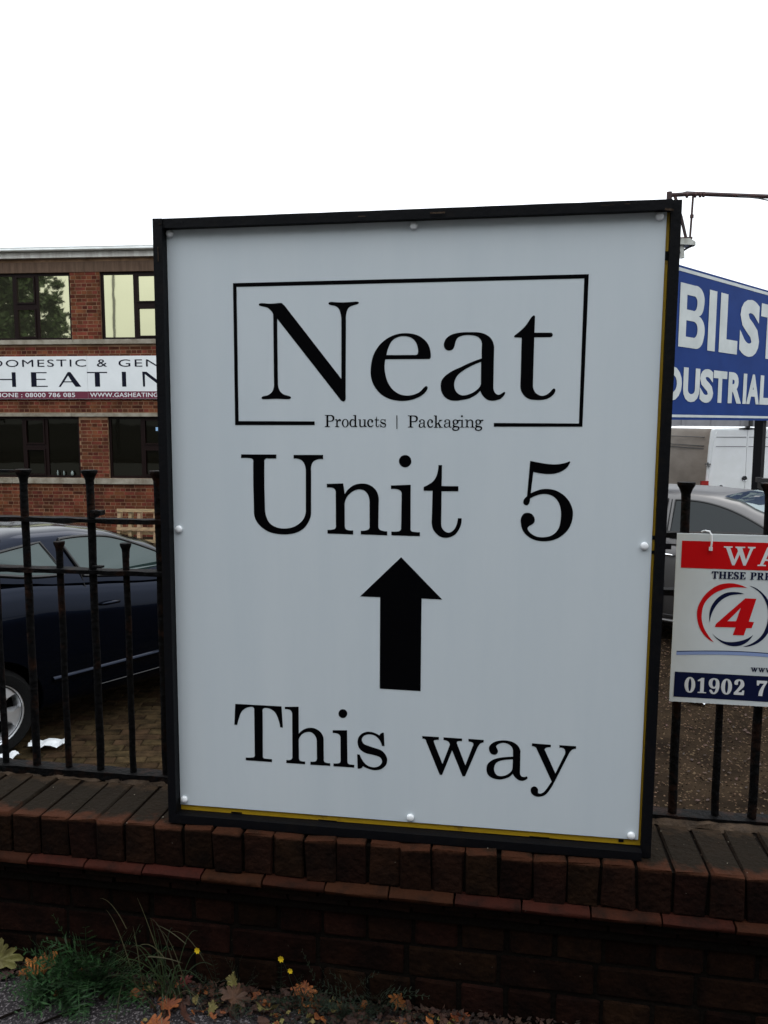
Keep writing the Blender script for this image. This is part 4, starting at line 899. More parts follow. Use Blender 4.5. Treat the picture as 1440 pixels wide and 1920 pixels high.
# van
VAN = empty('white_van', (4.266, 16.003, 0), R(10)); tag(VAN, 'white panel van seen from its rear doors beyond the silver car', 'van')
vw = 1.76; vh = 1.39; vz = yz(16)
def van_sec(y, w, z0, z1, r=.10, tum=.05):
    x0_, x1_ = -.02, vw-.02
    c_ = (x0_+x1_)/2; hw = w/2; pts = []
    for (x, z) in ((hw-.02, z0), (hw, z0+.12), (hw, z0+.9), (hw-tum*.6, z1-.45), (hw-tum-.01, z1-r), (hw-tum-r*.35, z1-r*.25), (hw-tum-r, z1), (0, z1+.02)):
        pts.append((c_+x, y, z))
    return pts+[(2*c_-p[0], p[1], p[2]) for p in reversed(pts[:-1])]
g = MB()
loft(g, [van_sec(0, vw-.03, vz+.35, vh-.03), van_sec(.03, vw, vz+.32, vh), van_sec(2, vw+.02, vz+.32, vh), van_sec(3.8, vw+.02, vz+.32, vh), van_sec(4.3, vw-.02, vz+.3, vh-.25), van_sec(4.9, vw-.1, vz+.3, vz+1.25), van_sec(5.3, vw-.3, vz+.35, vz+.95)])
o = g.build('body', [MAT['van_white'], MAT['van_side_shade']], VAN); sharp_smooth(o, 35)
for p_ in o.data.polygons: p_.material_index = 1 if p_.normal.x < -.8 and p_.center.y > .02 else 0  # left-facing side takes the browner colour: painted reflection and shade
for (xa, xb) in ((.12, .815), (.825, 1.60)):
    g = MB()
    q = [(xa+(.0 if xa > .5 else .06), 1.335), (xb-(.06 if xa > .5 else 0), 1.335), (xb, 1.15), (xb, vz+.5), (xa, vz+.5), (xa, 1.15)] if xa > .5 else [(xa+.05, 1.335), (xb, 1.335), (xb, vz+.5), (xa-.12, vz+.5), (xa-.10, .2), (xa-.01, 1.15)]
    if xa > .5: q = [(xa, 1.335), (xb-.05, 1.335), (xb+.01, 1.15), (xb+.10, .2), (xb+.12, vz+.5), (xa, vz+.5)]
    g.poly([q], lambda x, z: (x, -.022+.0, z), .02, (0, 1, 0), (0, -1, 0))
    d_ = g.build('rear_door', MAT['van_white'], VAN)
    for zz in (1.185, .985):
        g = MB(); g.tube([(xa+.03, -.0225, zz), (xb-.02, -.0225, zz)], .007, 5); g.build('pressed_groove', MAT['charcoal_paint'], d_)
for (xx, zz) in ((-.01, .61), (-.06, -.05)):
    g = MB(); g.box((xx, -.03, zz), (.12, .03, .022)); g.box((xx, -.03, zz-.045), (.09, .02, .012)); g.tube([(xx, -.035, zz-.04), (xx, -.035, zz+.04)], .014, 6); g.build('hinge', MAT['charcoal_paint'], VAN)
for xx in (-.06, 1.68):
    g = MB(); g.box((xx, -.02, .10), (.15, .08, .30)); g.build('tail_light', MAT['tail_red'], VAN)
g = MB(); g.tube([(.64, -.01, 1.365), (.81, -.02, 1.372), (1.0, -.01, 1.365)], [.012, .03, .012], 6); g.box((.81, -.03, 1.40), (.08, .06, .04)); g.build('brake_light', MAT['black_plastic'], VAN)
# round badge with a three-pointed star
g = MB(); g.lathe([(.058, -.024), (.058, -.036), (.054, -.038)], (.80, 0, .30), 'Y', 24); bdg = g.build('badge', MAT['black_plastic'], VAN)
g = MB()
for k in range(3):
    a = R(90+120*k); n_ = Vector((math.cos(a), 0, math.sin(a))); q_ = Vector((-math.sin(a), 0, math.cos(a))); c0 = Vector((.80, -.0405, .30))
    g.add([c0+n_*.050, c0+q_*.008, c0-n_*.005, c0-q_*.008], [(0, 1, 2, 3)])
g.build('star', MAT['chrome'], bdg)
g = MB(); g.tube([(.80+.052*math.cos(t*math.pi/12), -.039, .30+.052*math.sin(t*math.pi/12)) for t in range(25)], .004, 5); g.build('badge_ring', MAT['chrome'], bdg)
g = MB(); g.lathe([(.036, -.02), (.036, -.04), (.02, -.045)], (.30, 0, .125), 'Y', 14); g.build('door_handle', MAT['black_plastic'], VAN)
for zz in (1.18, .99, .93):
    g = MB(); g.tube([(-.022+.03, .25, zz), (-.025+.03-.02, 1.2, zz), (-.03+.012, 3.4, zz)], .010, 5); g.build('pressed_groove', MAT['charcoal_paint'], VAN)
for (wx_, wy) in ((.10, .9), (1.62, .9), (.10, 4.4), (1.62, 4.4)):
    g = MB(); g.lathe([(.2, -.12), (.30, -.11), (.33, -.06), (.33, .08), (.2, .1)], (wx_, wy, vz+.33), 'X', 24); g.build('wheel', MAT['tyre'], VAN)
g = MB(); g.box((.86, -.06, vz+.42), (1.74, .14, .16)); g.build('bumper', MAT['black_plastic'], VAN)

# ------------------------------------------------------------------ blue estate sign
BH = R(37.8); bd = Vector((math.sin(BH), math.cos(BH), 0)); bnn = Vector((math.cos(BH), -math.sin(BH), 0))
BP = Vector((2.343, 9.616, 1.523))
def bfn(off): return lambda s_, z: tuple(BP+bd*s_+bnn*off+Vector((0, 0, z)))
BS = empty('estate_sign', (BP.x, BP.y, yz(10))); tag(BS, 'large blue sign with white lettering BILSTON INDUSTRIAL ESTATE on posts', 'sign')
sL, sR_ = -1.62, 6.9
g = MB(); g.poly([[(sL, 0), (sR_, 0), (sR_, 2.06), (sL, 2.06)]], bfn(0), .05, -bnn, bnn); g.build('board', MAT['blue_sign'], BS, world=True)
for (a, b_, c_, d_) in ((sL+.04, sR_-.04, 1.985, 2.03), (sL+.04, sR_-.04, .035, .07), (sL+.04, sL+.08, .07, 1.985), (sR_-.08, sR_-.04, .07, 1.985)):
    g = MB(); g.poly([[(a, c_), (b_, c_), (b_, d_), (a, d_)]], bfn(.004), 0, (0, 0, 0), bnn); g.build('border_line', MAT['blue_letters'], BS, world=True, fix=False)
BOLD_B = "0,100! 55,100! 80,97 94,85 94,70 87,58 74,53! 91,47 100,36 99,20 88,5 62,0! 0,0! | 27,83! 50,83! 64,80 67,71 62,62 50,60! 27,60! | 27,43! 54,43! 68,39 72,30 67,20 54,17! 27,17!"
def bold(txt, boxes, z0, z1, mt, fnn, parent, off=.048):
    for ch, (a, b_) in zip(txt, boxes):
        g = MB()
        if ch == 'B': g.poly([[(a+p[0]/100*(b_-a), z0+p[1]/100*(z1-z0)) for p in path] for path in outline(BOLD_B, 4)], fnn, 0, (0, 0, 0), bnn)
        else: put_text(g, ch, fnn, a, b_, z0 if ch not in 'SGOU' else z0-.008, z1 if ch not in 'SGO' else z1+.008, off)
        g.build('letter', MAT[mt], parent, world=True, fix=False)
bold('BILSTON', [(-.125, .64), (.755, .995), (1.125, 1.755), (1.82, 2.56), (2.59, 3.30), (3.36, 4.14), (4.26, 4.98)], .99, 1.84, 'blue_letters', bfn(.006), BS)
bx = [(-1.36, -1.24), (-1.17, -.68), (-.60, .03), (.07, .57), (.575, 1.01), (1.005, 1.46), (1.515, 2.0), (2.05, 2.18), (2.19, 2.68), (2.70, 3.07)]
bx[2] = (-.50, .03); bx[1] = (-1.05, -.58); bx[0] = (-1.25, -1.12)
bold('INDUSTRIAL', bx, .255, .72, 'blue_letters', bfn(.006), BS)
bold('ESTATE', [(3.38, 3.77), (3.82, 4.26), (4.30, 4.74), (4.76, 5.27), (5.28, 5.72), (5.78, 6.17)], .255, .72, 'blue_letters', bfn(.006), BS)
for s_, w_ in ((-1.2, .12), (3.19, .14), (6.3, .17)):
    g = MB(); p = BP+bd*s_-bnn*.15; g.box((p.x, p.y, (yz(10)-.1+3.3)/2), (w_, w_, 3.3-yz(10)+.1), Matrix.Rotation(-BH, 3, 'Z')); g.build('post', MAT['rust'] if w_ < .1 else MAT['black_paint'], BS, world=True)
# CCTV-like junction box and bracket on the dark post
g = MB(); p = BP+bd*3.08+bnn*.05
g.box((p.x-.02, p.y-.15, .50), (.30, .16, .17)); g.box((p.x-.19, p.y-.18, .56), (.07, .10, .08)); g.box((p.x-.06, p.y-.17, .38), (.16, .12, .12)); g.tube([(p.x+.1, p.y-.2, .5), (p.x+.35, p.y-.2, .32), (p.x+.5, p.y-.1, .1)], .02, 6)
jb = g.build('junction_box', MAT['black_plastic'], BS, world=True)

# lighting gantry with floodlight above it
GA = empty('light_gantry', (2.02, 9.0, yz(9))); tag(GA, 'rusty pipe gantry arm reaching over the blue sign', 'gantry')
ru = MAT['rust']
g = MB(); g.tube([(1.99, 9, 4.36), (2.3, 9, 4.365), (2.8, 9, 4.325), (3.2, 9, 4.295), (4.4, 9, 4.21)], .027, 8); g.build('pipe', ru, GA, world=True)
g = MB(); g.tube([(1.985, 9, yz(9)-.05), (1.985, 9, 4.40)], .034, 8); g.build('post', ru, GA, world=True)
g = MB(); g.tube([(2.275, 9, 4.36), (2.268, 9, 4.1), (2.258, 9, 3.80)], .014, 6); g.lathe([(.024, 4.07), (.024, 4.11)], (2.27, 9, 0), 'Z', 8); g.build('hanger', ru, GA, world=True)
g = MB(); g.tube([(2.05, 9, 4.36), (2.14, 8.99, 4.08), (2.21, 9, 3.82)], .020, 6); g.build('brace', ru, GA, world=True)
g = MB(); g.box((2.18, 9, 3.815), (.20, .10, .024)); g.build('mounting_plate', ru, GA, world=True)
g = MB(); g.tube([(2.02, 9.03, 4.36), (2.2, 9.03, 4.40), (2.38, 9.02, 4.38), (2.55, 9.02, 4.36)], .010, 6)
g.tube([(2.8, 8.98, 4.31), (3.05, 8.98, 4.275), (3.4, 8.98, 4.19), (4.2, 8.98, 4.12)], .008, 6); g.build('cable', MAT['black_plastic'], GA, world=True)
for xx in (2.20, 2.30, 2.36, 2.40):
    g = MB(); g.lathe([(.036, -.012), (.036, .012)], (xx, 9, 4.352), 'X', 8); g.build('clip', ru, GA, world=True)
FL = empty('floodlight', (2.18, 9, 3.80)); tag(FL, 'grey floodlight hanging from the rusty pipe gantry', 'lamp')
g = MB(); loft(g, [[(2.08, 9+a*.09, 3.77+b*.035) for a, b in ((-1, -1), (1, -1), (1, 1), (-1, 1))], [(2.24, 9+a*.10, 3.76+b*.040) for a, b in ((-1, -1), (1, -1), (1, 1), (-1, 1))], [(2.32, 9+a*.05, 3.745+b*.02) for a, b in ((-1, -1), (1, -1), (1, 1), (-1, 1))]])
g.build('lamp_body', MAT['lamp_grey'], FL, world=True)
g = MB(); g.tube([(2.155, 8.97, 3.73), (2.167, 8.97, 3.57)], .030, 8); g.build('sensor', MAT['lamp_grey'], FL, world=True)
g = MB(); g.tube([(2.32, 8.98, 3.735), (2.24, 8.96, 3.70), (2.10, 8.97, 3.62)], .014, 6); g.build('arm', MAT['black_plastic'], FL, world=True)

# far warehouse
WH = empty('warehouse', (12, 34, yz(20))); tag(WH, 'low grey warehouse wall behind the white van', 'building')
g = MB(); g.bb(2.5, 40, 34, 44, -1.2, 3.0)
g.build('wall', MAT['grey_clad'], WH, world=True)
for i in range(30):
    g = MB(); g.bb(2.6+i*1.2, 2.72+i*1.2, 33.94, 33.999, -1.1, 2.9); g.build('cladding_rib', MAT['grey_clad'], WH, world=True)
g = MB(); g.tube([(10.15, 33.8, -1.1), (10.15, 33.8, 2.9)], .09, 8); g.build('downpipe', MAT['black_plastic'], WH, world=True)
# ------------------------------------------------------------------ brick office building on the left
BA = R(3.3)
OB = empty('office_building', (-8.992, 14.0, yz(16)), BA); tag(OB, 'two-storey red-brick office building with dark-framed windows and a white gutter', 'building')
gz = yz(16)
def L(z): return z-gz           # world height -> local height
U0, U1 = -7.6, 11.2
ops = []                        # openings u0,u1,z0,z1
pit = 2.65
for k in range(-2, 5):
    ops.append((.507-pit+k*pit-.0+0*k, .507-pit+k*pit+2.0, 3.21, 4.60))
    ops.append((.572-pit+k*pit, .572-pit+k*pit+2.009, .285, 1.598))
ops = [(a, b, c, d) for (a, b, c, d) in ops if a > U0 and b < U1]
g = MB()
# mortar plane with openings: vertical strips and horizontal strips
def wall_with_holes(g, u0, u1, z0, z1, holes, y0, y1):
    zs = sorted({z0, z1}|{h[2] for h in holes}|{h[3] for h in holes})
    for za, zb in zip(zs, zs[1:]):
        hs = sorted([(h[0], h[1]) for h in holes if h[2] <= za+1e-6 and h[3] >= zb-1e-6]); u = u0
        for a, b in hs:
            if a > u: g.bb(u, a, y0, y1, L(za), L(zb))
            u = b
        if u < u1: g.bb(u, u1, y0, y1, L(za), L(zb))
wall_with_holes(g, U0, U1, gz, 4.88, ops, .0025, .30)
g.build('wall', MAT['fac_mortar'], OB)
rr = random.Random(77)
g = MB(); ch = .0768; row = 0; z = gz+.01
while z < 4.60:
    z1 = z+ch-.013; head = row % 2
    if not ((z1 > 3.12 and z < 3.217) or (z1 > .155 and z < .282) and False):
        w = .1155 if head else .231
        u = U0+(0 if not head else -.028)-.056*(not head)
        while u < U1:
            a, b = max(u, U0), min(u+w-.013, U1)
            ok = True
            for (oa, ob, oc, od) in ops:
                if z1-.01 > oc and z+.01 < od and b > oa and a < ob:
                    if a < oa < b: b = oa
                    elif a < ob < b: a = ob
                    else: ok = False
            if ok and b-a > .03 and not (z1 > 1.60 and z < 1.676):
                g.bb(a, b, rr.uniform(-.004, .0005), .01, L(z), L(z1))
            u += w
    z += ch; row += 1
g.build('bricks', MAT['fac_brick'], OB, kind='stuff', fix=False)
def trim(name, m, u0, u1, z0, z1, proud, depth=.1, seg=None, y=0):
    rq = random.Random(int(z0*1000)); u = u0
    while u < u1-.01:
        ue = min(u+(seg or 99), u1); g = MB(); g.bb(u, ue-.006, -proud-rq.uniform(0, .004), depth, L(z0), L(z1)); g.build(name, MAT[m], OB); u = ue
trim('window_sill', 'stone', U0-.1, U1, 3.119, 3.212, .055, seg=1.9)
trim('stone_band', 'stone', U0-.2, U1, 1.600, 1.676, .045, seg=1.9)
trim('window_sill', 'stone', U0+.3, U1, .165, .283, .055, seg=1.9)
trim('lintel', 'lintel_stone', U0, U1, 4.602, 4.815, .01)
trim('soffit', 'roof_dark', U0, U1, 4.815, 4.885, -.03)
trim('fascia_board', 'fascia_paint', U0-.1, U1+.1, 4.885, 5.0, .10)
g = MB(); vs = []; n = 10
for u in (U0-.12, U1+.12):
    for k in range(n+1):
        t = math.pi*k/n; vs.append((u, [-.255, -.257, -.25, -.256, -.245, -.21, -.18, -.15, -.12, -.105, -.104][k], L([5.074, 5.064, 5.058, 5.02, 5.006, 5.003, 5.003, 5.003, 5.003, 5.01, 5.07][k])))
g.add(vs, [(k, k+1, n+2+k, n+1+k) for k in range(n)]); g.build('gutter', MAT['gutter_pvc'], OB, smooth=False)
g = MB(); g.add([(U0-.2, -.13, L(5.085)), (U1+.2, -.13, L(5.085)), (U1+.2, 5, L(5.30)), (U0-.2, 5, L(5.30)), (U0-.2, -.13, L(5.0)), (U1+.2, -.13, L(5.0)), (U1+.2, 5, L(5.0)), (U0-.2, 5, L(5.0))], [(0, 1, 2, 3), (0, 4, 5, 1), (1, 5, 6, 2), (3, 2, 6, 7), (0, 3, 7, 4)]); g.build('roof', MAT['roof_dark'], OB)
g = MB(); g.bb(U0, U1, 2.6, 2.8, 0, L(4.8)); g.bb(U0, U1, .3, 2.7, L(1.62), L(1.7)); g.bb(U0, U0+.2, .3, 2.7, 0, L(4.8)); g.bb(U1-.2, U1, .3, 2.7, 0, L(4.8)); g.build('interior_wall', MAT['headlining'], OB)
for (a, b, c_, d_) in ops:
    upper = c_ > 2
    wn_ = MB(); f = .052; y0, y1 = .045, .095
    e = b-a; A = a+f; B = b-f
    wn_.bb(a, a+f, y0, y1, L(c_), L(d_)); wn_.bb(b-f, b, y0, y1, L(c_), L(d_)); wn_.bb(A, B, y0, y1, L(d_)-.055, L(d_)); wn_.bb(A, B, y0, y1, L(c_), L(c_)+.05)
    m1, m2 = a+.74, b-.76
    for m_ in (m1, m2): wn_.bb(m_-.035, m_+.035, y0+.002, y1-.002, L(c_)+.05, L(d_)-.055)
    zt = L(c_)+(d_-c_)*.515
    wn_.bb(m1+.035, m2-.035, y0+.004, y1-.004, zt-.05, zt+.045)
    w_ = wn_.build('window', MAT['win_frame'], OB)
    # opening casement frames
    for (za, zb) in ((L(c_)+.05, zt-.05), (zt+.045, L(d_)-.055)):
        g = MB(); fa, fb = m1+.037, m2-.037
        g.bb(fa, fa+.028, y0-.018, y0+.02, za+.002, zb-.002); g.bb(fb-.028, fb, y0-.018, y0+.02, za+.002, zb-.002)
        g.bb(fa+.028, fb-.028, y0-.018, y0+.02, za+.002, za+.03); g.bb(fa+.028, fb-.028, y0-.018, y0+.02, zb-.03, zb-.002); g.build('casement', MAT['win_frame'], w_)
    for (ua, ub, za, zb) in ((A, m1-.035, L(c_)+.05, L(d_)-.055), (m2+.035, B, L(c_)+.05, L(d_)-.055), (m1+.065, m2-.065, L(c_)+.08, zt-.08), (m1+.065, m2-.065, zt+.075, L(d_)-.085)):
        g = MB(); g.add([(ua, .07, za), (ub, .07, za), (ub, .07, zb), (ua, .07, zb)], [(0, 1, 2, 3)])
        g.build('pane', MAT['office_film' if upper else 'office_glass'], w_)
g = MB(); u = 1.60; g.bb(u, u+.10, .062, .066, L(1.30), L(1.375)); g.build('sticker', MAT['sticker_blue'], OB)
for (u, w, h, lab) in ((-.60, .018, .11, 'leftmost of the three small bottles on the ground-floor window ledge'), (-.46, .016, .10, 'middle one of the three small bottles on the window ledge'), (-.27, .032, .10, 'wider pale jar on the window ledge right of the two small bottles')):
    g = MB(); z0 = .336; g.lathe([(w*.9, z0), (w, z0+.01), (w, z0+h*.62), (w*.5, z0+h*.75), (w*.45, z0+h)], (0, 0, 0), 'Z', 10)
    o = g.build('bottle', MAT['bottle_tint'], smooth=True); o.location = (-8.992+u*math.cos(BA)-.03*math.sin(BA), 14+u*math.sin(BA)+.02, 0)
    tag(o, lab, 'bottle')
# fascia sign of the heating firm
HS = empty('shop_sign', (-8.992, 14.0, 1.97), BA); tag(HS, 'long white fascia sign DOMESTIC & GENERAL HEATING with a maroon telephone strip on the brick building', 'sign')
su0, su1 = -3.05, 3.25
def hfn(off): return lambda u, z: (u, -.055-off, z-1.97)
for (a, b) in ((su0, -1.42), (-1.417, .186), (.190, 1.80), (1.803, su1)):
    g = MB(); g.bb(a, b, -.055, -.004, .0, 2.866-1.97); g.build('panel', MAT['sign_white'], HS)
    g = MB(); g.add([hfn(.002)(a, 1.974), hfn(.002)(b, 1.974), hfn(.002)(b, 2.128), hfn(.002)(a, 2.128)], [(0, 1, 2, 3)]); g.build('maroon_strip', MAT['maroon'], HS)
OPT = {'H': "0,100! 19,100! 19,55! 81,55! 81,100! 100,100! 100,0! 81,0! 81,47! 19,47! 19,0! 0,0!", 'E': "0,100! 100,100! 100,93! 34,93! 34,55! 92,55! 92,48! 34,48! 34,7! 104,7! 104,0! 0,0!",
 'A': "44,100! 56,100! 103,0! 77,0! 63,30! 24,30! 9,0! 0,0! | 27,37! 60,37! 45,76!", 'T': "0,100! 100,100! 100,92! 63,92! 63,0! 38,0! 38,92! 0,92!", 'I': "0,100! 100,100! 100,0! 0,0!",
 'N': "0,100! 20,100! 88,24! 88,100! 98,100! 98,0! 86,0! 12,84! 12,0! 2,0!", 'G': "92,90! 92,78! 70,91 50,93 28,82 20,50 28,18 50,7 76,10! 76,44! 96,44! 96,8! 70,-1 46,-3 14,12 0,50 14,90 50,103 70,100"}
for ch, a, b in (('H', -1.87, -1.406), ('E', -1.063, -.712), ('A', -.457, .03), ('T', .181, .625), ('I', .944, 1.036), ('N', 1.39, 1.85), ('G', 2.12, 2.60)):
    g = MB(); g.poly([[(a+p[0]/100*(b-a), 2.226+p[1]/100*.309) for p in path] for path in outline(OPT[ch], 4)], hfn(.002), 0, (0, 0, 0), (0, -1, 0)); g.build('letter', MAT['navy_text'], HS, fix=False)
for body, a, b, z0, z1, mt, off, sp in (('DOMESTIC', -1.93, .171, 2.647, 2.798, 'navy_text', .0, 1.18), ('&', .406, .629, 2.642, 2.795, 'navy_text', 0, 1), ('GENERAL', .878, 2.86, 2.640, 2.792, 'navy_text', 0, 1.18),
        ('PHONE : 08000 786 085', -1.96, -.10, 2.008, 2.100, 'text_white', .012, 1.06), ('WWW.GASHEATINGI', .232, 1.76, 2.008, 2.100, 'text_white', .012, 1.04)):
    g = MB(); put_text(g, body, hfn(.0035), a, b, z0, z1, off, sp); g.build('lettering', MAT[mt], HS, fix=False, kind='stuff' if len(body) > 8 else None)

# ------------------------------------------------------------------ pallets by the building
def pallet(loc, rz, lean, label):
    t = empty('wooden_pallet', loc, rz); t.rotation_euler = (lean, 0, rz); tag(t, label, 'pallet')
    rq = random.Random(int(loc[0]*100)); W_, H_ = 1.2, .88
    for zz in (.07, .30, .515, .845):
        g = MB(); g.bb(0, W_, -.022, 0, zz-.028, zz+.030); o = g.build('slat', MAT['pallet_wood'], t)
    for xx in (.03, .235, .40, .70, 1.15):
        g = MB(); g.bb(xx-.03, xx+.03, .001, .10, .0, H_-.02); g.build('bearer', MAT['pallet_wood'], t)
    for zz in (.06, .44):
        g = MB(); g.bb(0, W_, .101, .12, zz-.03, zz+.03); g.build('bottom_board', MAT['pallet_wood'], t)
pallet((-6.85, 11.2, yz(11)), R(3), R(-6), 'wooden pallet propped upright in front of the brick wall')

# ------------------------------------------------------------------ litter, leaves and weeds
def paper(loc, rz, sx, sy, label, seed):
    rq = random.Random(seed); g = MB(); n = 6; vs = []
    for i in range(n+1):
        for j in range(n+1):
            x = (i/n-.5)*sx*(1+.15*rq.random()); y = (j/n-.5)*sy
            vs.append((x, y, .006+.03*abs(math.sin(i*1.1+seed))*abs(math.cos(j*.9))+rq.uniform(0, .008)))
    g.add(vs, [(i*(n+1)+j, (i+1)*(n+1)+j, (i+1)*(n+1)+j+1, i*(n+1)+j+1) for i in range(n) for j in range(n)])
    o = g.build('paper_scrap', MAT['paper']); o.location = loc; o.rotation_euler = (0, 0, rz); tag(o, label, 'litter'); return o
paper((-3.12, 2.95, yz(2.95)+.03), .35, .22, .15, 'crumpled white paper scrap on the yard beside the car wheel', 1)
paper((-3.26, 2.69, yz(2.7)+.03), .9, .16, .10, 'small white scrap on the yard at the foot of the left railing', 2)
paper((1.58, 4.70, yz(4.7)+.015), -.5, .14, .10, 'small white scrap on the gravel below the warning board', 3)
LEAFTXT = "0,100 10,72! 26,80 22,58! 58,68 48,48! 92,38 58,24! 66,0 34,6! 6,-4! 4,-46! -4,-46! -6,-4! -34,6! -66,0 -58,24! -92,38 -48,48! -58,68 -22,58! -26,80 -10,72!"
LEAFP = outline(LEAFTXT, 2)
def leaf(loc, rot, size, m, seed, name='fallen_leaf'):
    rq = random.Random(seed); g = MB(); cu = rq.uniform(.2, .75); cv = rq.uniform(-.35, .5); tw = rq.uniform(-.4, .4); nz_ = [rq.uniform(-.08, .08) for _ in range(200)]
    P = LEAFP[0]; k = [0]
    # ring subdivision towards the centre so that the blade can curl
    vs = [];  n = len(P)
    for ring in (1, .66, .33):
        for i, p in enumerate(P):
            x, y = p[0]/100*ring, 25/100+(p[1]-25)/100*ring
            z = cu*x*x*.6+cv*(y-.2)**2*.6+tw*x*y+nz_[(i*3) % 190]*ring*ring
            vs.append((x*size, y*size, z*size))
    vs.append((0, .25*size, 0))
    fs = [(r*n+i, r*n+(i+1) % n, (r+1)*n+(i+1) % n, (r+1)*n+i) for r in range(2) for i in range(n)]+[(2*n+i, 2*n+(i+1) % n, 3*n) for i in range(n)]
    g.add(vs, fs)
    o = g.build(name, MAT[m], smooth=True); o.location = loc; o.rotation_euler = rot; return o
def px2g(px, py, z=-.085):
    d = rt2*((px-720)/1492.42)+up2*(-(py-960)/1492.42)+fw; c0 = Vector((0, -1.949, 1.47)); return c0+d*((z-c0.z)/d.z)
LV = [
 ((-1.395, -.050, -.060), (1.15, .1, .3), .095, 'leaf_yellow', 'pale yellow-green leaf propped on the wall at the far left'),
 ((-1.255, -.055, -.060), (.45, .2, 1.3), .085, 'leaf_orange', 'bright orange leaf left of the feathery green weed'),
 ((-1.36, -.06, -.078), (.2, -.3, .6), .04, 'leaf_brown', 'small brown leaf touching the orange leaf on the left'),
 ((-.855, -.115, -.070), (.5, .3, .8), .045, 'leaf_orange', 'orange leaf among the grass blades'),
 ((-.80, -.12, -.075), (.7, -.4, 2.5), .05, 'leaf_brown', 'curled brown leaf right of the grass tuft'),
 ((-.90, -.165, -.078), (.2, .1, 4.0), .06, 'leaf_orange', 'flat orange leaf at the bottom edge below the grass'),
 ((-.845, -.185, -.076), (.4, -.2, 1.0), .05, 'leaf_orange', 'rusty orange leaf overlapping its neighbour at the bottom edge'),
 ((-.755, -.09, -.078), (.3, .3, 5.0), .035, 'leaf_yellow', 'tiny yellow leaf beside the big curled one'),
 ((-.69, -.085, -.055), (.9, .4, .2), .06, 'leaf_brown', 'large curled reddish brown leaf with raised points'),
 ((-.70, -.05, -.035), (1.3, -.3, 5.6), .045, 'leaf_yellow', 'olive leaf standing upright behind the curled brown one'),
 ((-.66, -.13, -.070), (.5, -.5, 3.4), .05, 'leaf_brown', 'brown leaf with a notched edge near the bottom centre left'),
 ((-.585, -.085, -.060), (.6, .5, 2.75), .055, 'leaf_yellow', 'long yellow leaf with a dark hole'),
 ((-.545, -.135, -.078), (.2, .1, 1.3), .045, 'leaf_yellow', 'round greenish yellow leaf at the bottom edge'),
 ((-.515, -.02, -.065), (.8, .1, .1), .05, 'leaf_orange', 'orange-brown leaf lying against the wall foot'),
 ((-.455, -.03, -.078), (.3, .4, 1.9), .035, 'leaf_orange', 'small orange leaf fragment at the wall foot'),
 ((-.36, -.075, -.078), (.4, -.2, .4), .04, 'leaf_brown', 'dull brown leaf below the dark weeds'),
 ((-.26, -.02, -.060), (1.1, .2, 5.9), .04, 'leaf_orange', 'narrow orange leaf standing on edge by the wall'),
 ((-.215, -.06, -.078), (.2, -.1, 2.6), .045, 'leaf_orange', 'orange leaf at the bottom edge right of centre'),
 ((-.085, -.025, -.078), (.15, .2, .9), .05, 'leaf_orange', 'last orange leaf to the right along the bottom edge'),
 ((-.60, -.16, -.078), (.2, .2, 4.4), .04, 'leaf_red', 'dark red leaf under the yellow one'),
 ((-.835, -.045, -.05), (.9, .3, 1.4), .035, 'leaf_red', 'small dark red leaf behind the grass blades'),
]
for i, (loc, rot, size, m_, lab) in enumerate(LV):
    o = leaf(loc, rot, size*.82, m_, 100+i); tag(o, lab, 'leaf', 'fallen leaves at the wall foot')
# mulch of crumbled leaves and soil along the wall foot
rr = random.Random(9)
g = MB()
for _ in range(2600):
    x = rr.uniform(-1.5, .5); y = -.005-abs(rr.gauss(0, .05)) if x > -.95 else -.005-abs(rr.gauss(0, .02)); s_ = rr.uniform(.003, .011)
    p = Vector((x, y, -.088+rr.uniform(0, .035)*math.exp(y*14))); a = rr.uniform(0, 6.28)
    d = Vector((math.cos(a), math.sin(a), rr.uniform(-.5, .5)))*s_; q = Vector((-math.sin(a), math.cos(a), rr.uniform(-.5, .5)))*s_*.6
    g.add([p-d, p-q, p+d, p+q], [(0, 1, 2, 3)])
g.build('crumbled_leaves', MAT['litter'], kind='stuff', fix=False)
# many small torn leaves trodden together
for k_, (m_, n_) in enumerate((('leaf_brown', 150), ('leaf_orange', 60), ('leaf_yellow', 30))):
    g = MB()
    for _ in range(n_):
        x = rr.uniform(-1.0, -.1) if rr.random() < .8 else rr.uniform(-1.45, .4); y = -.012-abs(rr.gauss(0, .055)); s_ = rr.uniform(.006, .019)
        c0 = Vector((x, y, -.082+rr.uniform(0, .03)*math.exp(y*12))); a = rr.uniform(0, 6.28)
        u_ = Vector((math.cos(a), math.sin(a), rr.uniform(-.7, .7))); v_ = Vector((-math.sin(a), math.cos(a), rr.uniform(-.7, .7))); w_ = u_.cross(v_)
        ring = []; n = 9
        for j in range(n):
            t = j*2*math.pi/n; r_ = s_*rr.uniform(.45, 1.15); ring.append(c0+u_*r_*math.cos(t)+v_*r_*math.sin(t)*.75+w_*rr.uniform(-.3, .5)*s_)
        g.add([c0]+ring, [(0, j+1, (j+1) % n+1) for j in range(n)])
    g.build('torn_leaves', MAT[m_], kind='stuff', fix=False)
